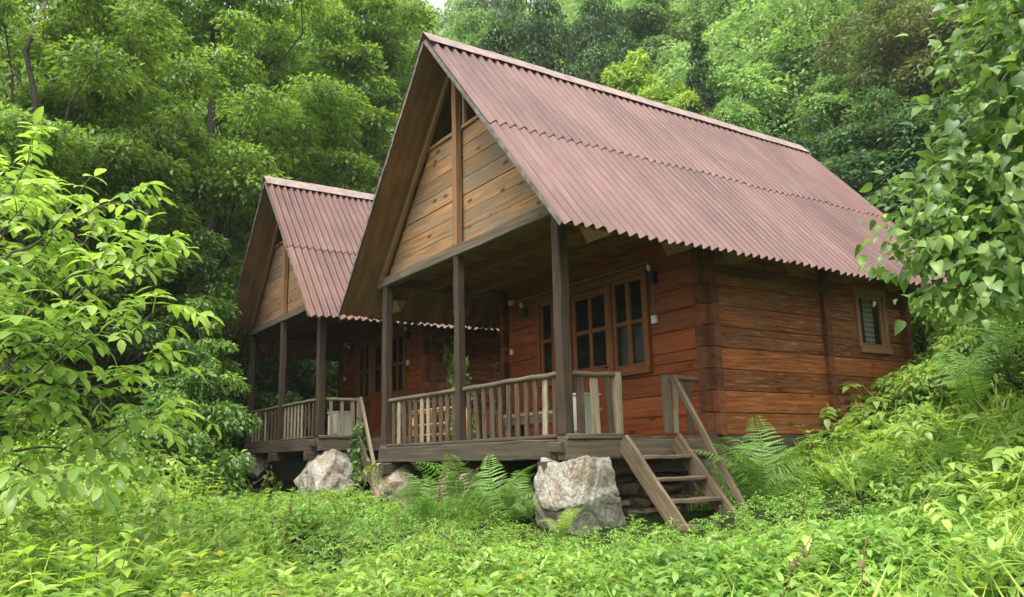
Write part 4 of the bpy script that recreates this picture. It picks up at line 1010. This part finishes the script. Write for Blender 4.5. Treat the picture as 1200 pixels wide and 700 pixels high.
def fern_mesh(n, seed, spread=(0.15, 0.9)):
    rs = np.random.default_rng(seed); acc = NP()
    for k in range(n):
        a = 2*math.pi*(k+rs.uniform(-.3, .3))/n; el = rs.uniform(*spread)
        X = [[math.cos(a)*math.cos(el), math.sin(a)*math.cos(el), math.sin(el)]]; Z = [[-math.cos(a)*math.sin(el), -math.sin(a)*math.sin(el), math.cos(el)]]
        acc.add(*place(FR[int(rs.integers(4))], [[0, 0, 0]], X, np.array(Z)+rs.normal(0, .38, (1, 3)), rs.uniform(.6, 1.15)))
    return acc.get()
FM = [fern_mesh(9, 1), fern_mesh(7, 2, (.3, 1.1)), fern_mesh(11, 3)]
FME = {}
def fern(px, py, dist, size, variant, label, pale=False, lift=None):
    """fern whose base stands on the ground below pixel (px, py)"""
    p = at(px, py, dist); z = float(ground(p[0], p[1])) if lift is None else lift
    key = (variant, pale)
    if key not in FME:
        o = mesh_np('fern', FM[variant][0], FM[variant][1], M['lf_fern_y' if pale else 'lf_fern']); FME[key] = o
    else:
        o = FME[key].copy(); COL.objects.link(o)
    o.location = (p[0], p[1], max(z, p[2]-0.25)); o.scale = (size,)*3; o.rotation_euler = (random.gauss(0, .08), random.gauss(0, .08), random.uniform(0, 6.28))
    tag(o, label, 'fern', 'large ferns')
random.seed(31)
fern(905, 560, 9.3, 1.25, 0, 'tall fern standing against the side wall corner of the nearer cabin')
fern(890, 575, 8.8, 0.95, 2, 'spreading fern right of the wooden steps')
fern(965, 560, 9.8, 0.95, 0, 'fern below the side wall of the nearer cabin')
fern(548, 590, 9.4, 1.0, 1, 'upright fern in front of the middle of the nearer porch')
fern(585, 605, 9.0, 0.95, 0, 'arching fern left of the big pale boulder')
fern(606, 620, 8.8, 0.7, 2, 'low fern at the left foot of the big pale boulder')
fern(500, 600, 9.2, 0.75, 2, 'fern under the porch railing left of the middle post')
fern(285, 705, 5.2, 0.6, 0, 'pale yellow-green fern at the bottom left of centre', True)
fern(660, 655, 7.8, 0.4, 1, 'pale fern sprig in front of the big pale boulder', True)
fern(1178, 400, 8.2, 1.1, 0, 'fern at the right edge under the broad leaves')
fern(1145, 455, 8.4, 1.0, 2, 'fern on the bank, right of the cabin back corner')
fern(1195, 660, 4.3, 0.55, 1, 'near fern at the bottom right corner')
fern(1095, 590, 6.2, 0.55, 0, 'fern halfway down the right bank')
fern(1040, 570, 7.6, 0.55, 2, 'fern low on the bank, right of the side wall')
fern(1130, 540, 6.8, 0.6, 1, 'fern in the middle of the right bank')

# ---- undergrowth: plant templates scattered over the ground, one mass of each kind
def herb(h, n, leaf, sz, seed, pairs=True, upright=0.35):
    rs = np.random.default_rng(seed); acc = NP(); lean = rs.normal(0, .12, 2)
    t = np.linspace(0, 1, 5); P = np.stack([lean[0]*h*t*t, lean[1]*h*t*t, h*t], -1); acc.add(*tube_np(P, np.linspace(.005, .0025, 5), 4))
    pos = []; X = []; Z = []; sc = []
    for k in range(n):
        f = 0.25+0.75*(k+.5)/n; p = np.array([lean[0]*h*f*f, lean[1]*h*f*f, h*f]); a0 = k*1.9+rs.uniform(0, .6)
        for s in ((0, math.pi) if pairs else (0,)):
            a = a0+s; pos.append(p); X.append([math.cos(a), math.sin(a), upright*(1.4*f)+rs.normal(0, .2)]); Z.append([-.3*math.cos(a), -.3*math.sin(a), 1]); sc.append(sz*(1.15-.5*f)*rs.uniform(.75, 1.2))
    for a in (0, 2.1, 4.2): pos.append(P[-1]); X.append([math.cos(a), math.sin(a), .9]); Z.append([-.5*math.cos(a), -.5*math.sin(a), 1]); sc.append(sz*.6)
    acc.add(*place(leaf, pos, X, np.array(Z)+rs.normal(0, .15, (len(pos), 3)), sc)); return acc.get()
def rosette(n, leaf, sz, seed, el=(0.5, 1.25)):
    rs = np.random.default_rng(seed); acc = NP(); pos = []; X = []; Z = []; sc = []
    for k in range(n):
        a = rs.uniform(0, 6.28); e = rs.uniform(*el); pos.append([0.03*math.cos(a), .03*math.sin(a), rs.uniform(0, .22)*sz*2]); X.append([math.cos(a)*math.cos(e), math.sin(a)*math.cos(e), math.sin(e)]); Z.append([-math.cos(a)*math.sin(e), -math.sin(a)*math.sin(e), math.cos(e)]); sc.append(sz*rs.uniform(.6, 1.15))
    acc.add(*place(leaf, pos, X, np.array(Z)+rs.normal(0, .2, (n, 3)), sc)); return acc.get()
def lowcover(n, sz, seed):
    rs = np.random.default_rng(seed); acc = NP(); pos = []; X = []; Z = []; sc = []
    for k in range(n):
        r = rs.uniform(0, .16); a = rs.uniform(0, 6.28); c = np.array([r*math.cos(a), r*math.sin(a), rs.uniform(.05, .26)]); b0 = rs.uniform(0, 6.28)
        for q in range(3):
            b = b0+q*2.09; pos.append(c); X.append([math.cos(b), math.sin(b), rs.normal(-.05, .2)]); Z.append([rs.normal(0, .3), rs.normal(0, .3), 1]); sc.append(sz*rs.uniform(.7, 1.2))
    acc.add(*place(L_OVAL, pos, X, Z, sc)); return acc.get()
def fine_fern(seed):
    rs = np.random.default_rng(seed); acc = NP(); fr = frond(1.0, .4, .3, 11, seed+9)
    for k in range(5):
        a = rs.uniform(0, 6.28); el = rs.uniform(.4, 1.2)
        acc.add(*place(fr, [[0, 0, 0]], [[math.cos(a)*math.cos(el), math.sin(a)*math.cos(el), math.sin(el)]], [[-math.cos(a)*math.sin(el), -math.sin(a)*math.sin(el), math.cos(el)]], rs.uniform(.25, .5)))
    return acc.get()
def in_house(x, y, m=0.0):
    a = np.zeros(np.shape(x), bool)
    for c in ((0, 0), (C2[0], C2[1])):
        a |= (np.abs(x-c[0]) < 2.15+m) & (y-c[1] > 0.35-m) & (y-c[1] < 6.7+m)
    a |= (x > 2.1) & (x < 3.25) & (y > 0.62) & (y < 1.6)      # steps
    a |= (np.abs(x-2.06) < 0.5) & (np.abs(y-0.25) < 0.6)
    return a
def scatter(n, umin, umax, vfun, seed, power=1.0):
    rs = np.random.default_rng(seed); u = umin+(umax-umin)*rs.uniform(0, 1, n)**power; v = rs.uniform(-1, 1, n)*(u*0.72+0.8)
    x, y = xy_of(u, v); keep = rs.uniform(0, 1, n) < np.clip(vfun(u, v, x, y), 0, 1); keep &= ~in_house(x, y)
    return x[keep], y[keep], u[keep], v[keep], rs
def patch(x, y, f, ph): return np.clip((patch0(x, y, f, ph)-.3)*2.4, 0, 1)
def patch0(x, y, f, ph): return 0.5+0.5*np.sin(x*f+ph+1.3*np.sin(y*f*.7+ph*2))*np.cos(y*f*1.1-ph)
def stuff(name, label, templates, mat, n, umin, umax, vfun, seed, smin, smax, power=1.0, extra=None):
    x, y, u, v, rs = scatter(n, umin, umax, vfun, seed, power); z = ground(x, y)-0.02; acc = NP(); k = len(templates); which = rs.integers(0, k, len(x))
    for i in range(k):
        m = which == i
        if not m.any(): continue
        a = rs.uniform(0, 6.28, m.sum()); pos = np.stack([x[m], y[m], z[m]], -1); X = np.stack([np.cos(a), np.sin(a), rs.normal(0, .1, m.sum())], -1); Z = np.stack([rs.normal(0, .13, m.sum()), rs.normal(0, .13, m.sum()), np.ones(m.sum())], -1)
        sc = rs.uniform(smin, smax, m.sum())
        if extra is not None: sc = sc*extra(u[m], v[m])
        acc.add(*place(templates[i], pos, X, Z, sc))
    o = acc.build(name, mat); tag(o, label, 'undergrowth', None, 'stuff'); return len(x)
H_N = [herb(.62, 7, L_NETTLE, .125, s) for s in range(5)]+[herb(.5, 6, L_LANCE, .12, 20+s) for s in range(4)]
H_D = [rosette(10, L_LANCE, .30, s) for s in range(4)]+[herb(.45, 5, L_LANCE, .21, 40+s, True, .8) for s in range(4)]
H_L = [lowcover(11, .055, s) for s in range(5)]
H_F = [fine_fern(s) for s in range(4)]
right_low = lambda u, v: (v > 0.9) & (v < 3.2) & (u < 9.2)
tall = lambda u, v: np.where((v > -2.0) & (v < 3.3), np.interp(u, [4, 5, 6, 7, 8.4, 9.6], [1.0, .78, .55, .35, .21, .48]), np.where(v >= 3.3, np.interp(u, [4, 9], [.8, 1.1]), np.where(v > -0.36*u, np.interp(u, [4.5, 9, 12], [1.1, .65, .45]), np.interp(u, [4.5, 9, 12], [1.1, .9, 1.15]))))
stuff('nettle_undergrowth', 'mass of leafy green herbs covering the clearing', H_N, M['lf_herb'], 6200, 3.0, 16, lambda u, v, x, y: np.where(right_low(u, v), .35, .9)*(0.25+.85*patch(x, y, 1.4, .4)), 1, .6, 1.15, 1.0, tall)
stuff('broad_leaf_undergrowth', 'patches of pale broad-leaved herbs in the foreground', H_D, M['lf_dock'], 5200, 3.3, 9.5, lambda u, v, x, y: np.where((v > -2.4) & (v < 1.7) & (u < 7), 1.0, .35)*(0.35+.8*patch(x, y, .9, 2.0)), 2, .6, 1.15, .9, tall)
stuff('low_ground_cover', 'carpet of small round leaves around the steps and right foreground', H_L, M['lf_low'], 9000, 2.6, 13, lambda u, v, x, y: np.where(right_low(u, v), 1., .55), 3, .8, 1.4, .9, lambda u, v: np.clip(tall(u, v)*1.8, .45, 1.1))
stuff('small_fern_undergrowth', 'small ferns mixed into the undergrowth', H_F, M['lf_fern'], 1500, 2.8, 14, lambda u, v, x, y: np.where(v > 1.5, .95, .4)*(0.3+.8*patch(x, y, .8, 3.3)), 4, .7, 1.4, .9, tall)
def compound_herb(h, n, seed):
    rs = np.random.default_rng(seed); acc = NP(); lean = rs.normal(0, .15, 2)
    t = np.linspace(0, 1, 5); P = np.stack([lean[0]*h*t*t, lean[1]*h*t*t, h*t], -1); acc.add(*tube_np(P, np.linspace(.007, .003, 5), 4))
    pos = []; X = []; Z = []; sc = []
    for k in range(n):
        f = 0.4+0.6*(k+.5)/n; b0 = np.array([lean[0]*h*f*f, lean[1]*h*f*f, h*f]); a = k*2.4+rs.uniform(0, .5); el = rs.uniform(.1, .7); d = np.array([math.cos(a)*math.cos(el), math.sin(a)*math.cos(el), math.sin(el)]); L = rs.uniform(.22, .34); sd = np.cross(d, [0, 0, 1.0]); sd /= np.linalg.norm(sd)
        tt = np.linspace(0, 1, 5)[:, None]; Q = b0+d*L*tt; Q[:, 2] -= L*.5*tt[:, 0]**2; acc.add(*tube_np(Q, np.linspace(.0035, .0015, 5), 4))
        for g in (.4, .65, .88):
            q = b0+d*L*g-np.array([0, 0, L*.5*g*g])
            for s_ in (-1, 1): pos.append(q); X.append(sd*s_+d*.6+[0, 0, -.25]); Z.append([0, 0, 1]); sc.append(rs.uniform(.09, .13))
        pos.append(Q[-1]); X.append(d+[0, 0, -.7]); Z.append(d*.5+[0, 0, 1]); sc.append(.13)
    acc.add(*place(L_NETTLE, pos, X, np.array(Z)+rs.normal(0, .2, (len(pos), 3)), sc)); return acc.get()
stuff('tall_weed_undergrowth', 'tall weeds with divided leaves rising above the other herbs', [compound_herb(.7, 6, s) for s in range(4)], M['lf_walnut'], 950, 5.0, 14, lambda u, v, x, y: np.where((v > -1.8) & (v < 2.8) & (u > 6.4), .10, .7)*(.2+.9*patch(x, y, .9, 5.1)), 8, .6, 1.2, 1.0, tall)
L_BLADE = leaf_shape([(0, 0), (0.3, 0.018), (0.7, 0.014), (1, 0)], 0.45, 0.05)
def tuft(seed):
    rs = np.random.default_rng(seed); n = 16; a = rs.uniform(0, 6.28, n); el = rs.uniform(.8, 1.45, n)
    X = np.stack([np.cos(a)*np.cos(el), np.sin(a)*np.cos(el), np.sin(el)], -1); Z = np.stack([-np.cos(a)*np.sin(el), -np.sin(a)*np.sin(el), np.cos(el)], -1)
    P = np.stack([rs.normal(0, .04, n), rs.normal(0, .04, n), 0*a], -1); return place(L_BLADE, P, X, Z, rs.uniform(.3, .65, n))
stuff('grass_undergrowth', 'tufts of long grass among the herbs', [tuft(s) for s in range(4)], M['lf_fern_y'], 1500, 2.6, 11, lambda u, v, x, y: .25+.9*patch(x, y, 1.0, 4.4)**2, 6, .6, 1.2, .95, tall)
def dead_stems():
    x, y, u, v, rs = scatter(230, 4, 11, lambda u, v, x, y: np.where(v < -0.5, .8, .12)*patch(x, y, 1.3, 1.0), 5); acc = NP(); z = ground(x, y)
    for i in range(len(x)):
        h = rs.uniform(.3, .75); t = np.linspace(0, 1, 5); l_ = rs.normal(0, .4, 2)
        P = np.stack([x[i]+l_[0]*h*t*t, y[i]+l_[1]*h*t*t, z[i]+h*t], -1); acc.add(*tube_np(P, np.linspace(.005, .0025, 5), 4))
        nn = 12; f = rs.uniform(.5, 1, nn); p = np.stack([x[i]+l_[0]*h*f*f, y[i]+l_[1]*h*f*f, z[i]+h*f], -1); acc.add(*place(L_SIMPLE, p, rs.normal(0, 1, (nn, 3)), rs.normal(0, 1, (nn, 3)), rs.uniform(.02, .05, nn)))
    tag(acc.build('withered_stems', M['deadstem']), 'brown withered stems among the herbs', 'undergrowth', None, 'stuff')
dead_stems()

# ---- climbing plants
def climber(name, label, paths, n, sz, mat, seed, spread=.10, out=(0, -1, 0)):
    rs = np.random.default_rng(seed); p0 = np.array(paths[0][0], float); root = thing(name, label, 'climbing plant', tuple(p0)); st = NP(); lf = NP()
    for path in paths:
        P = np.array(path, float)-p0; t = np.linspace(0, 1, len(P)); tt = np.linspace(0, 1, 18); Q = np.stack([np.interp(tt, t, P[:, i]) for i in range(3)], -1)+rs.normal(0, .012, (18, 3))
        st.add(*tube_np(Q, np.linspace(.008, .003, 18), 5)); f = rs.uniform(0, 17, n); a = np.minimum(f.astype(int), 16); g = (f-a)[:, None]; p = Q[a]*(1-g)+Q[a+1]*g+rs.normal(0, spread, (n, 3))*[1, .45, 1]
        lf.add(*place(L_BROAD, p, rs.normal(0, .5, (n, 3))+[0, -.3, -.7], rs.normal(0, .35, (n, 3))+np.array(out)*1.0+[0, 0, .4], sz*rs.uniform(.6, 1.3, n)))
    st.build('stem', M['twig'], root, True); lf.build('foliage', mat, root, True)
yb = C2[1]+2.3
climber('climbing_ivy', 'bright ivy climbing the side wall of the farther cabin', [[(C2[0]+2.5, C2[1]+2.75+d, -0.6), (C2[0]+2.5, C2[1]+2.75+d*.5, 0.8), (C2[0]+2.48, C2[1]+2.7-d*.3, 2.1)] for d in (-.25, 0, .2, .4)], 300, .10, M['lf_herb'], 71, .13, (1, -.5, 0))
climber('climbing_vine', 'leafy vine swallowing the steps of the farther cabin', [[(C2[0]+2.5+d, C2[1]+0.55, -1.1), (C2[0]+2.42+d*.6, C2[1]+.55, -0.4), (C2[0]+2.33, C2[1]+.62+d*.3, .35)] for d in (0, .12, .28, .4)], 150, .075, M['lf_bush'], 72, .09, (.6, -.8, 0))
climber('climbing_vine', 'thin vine twining up beside the left end of the front wall of the nearer cabin', [[(-2.48, PD-.1, -0.6), (-2.45, PD-.12, .6), (-2.47, PD-.1, 1.5)]], 70, .05, M['lf_ivy'], 73, .035)
climber('creeping_vine', 'pale vine hanging on the stone under the left porch corner of the nearer cabin', [[(-2.6, -.25, -0.9), (-2.5, -.22, -.35), (-2.2, -.2, -.3), (-1.7, -.25, -.62)]], 46, .075, M['lf_fern_y'], 74, .06)
climber('creeping_vine', 'yellowing vine in front of the stone pier of the farther cabin', [[(C2[0]+.2, C2[1]-.4, -1.0), (C2[0]+.4, C2[1]-.35, -.35), (C2[0]+.9, C2[1]-.4, -.45), (C2[0]+1.35, C2[1]-.4, -.85)]], 70, .085, M['lf_fern_y'], 75, .09)
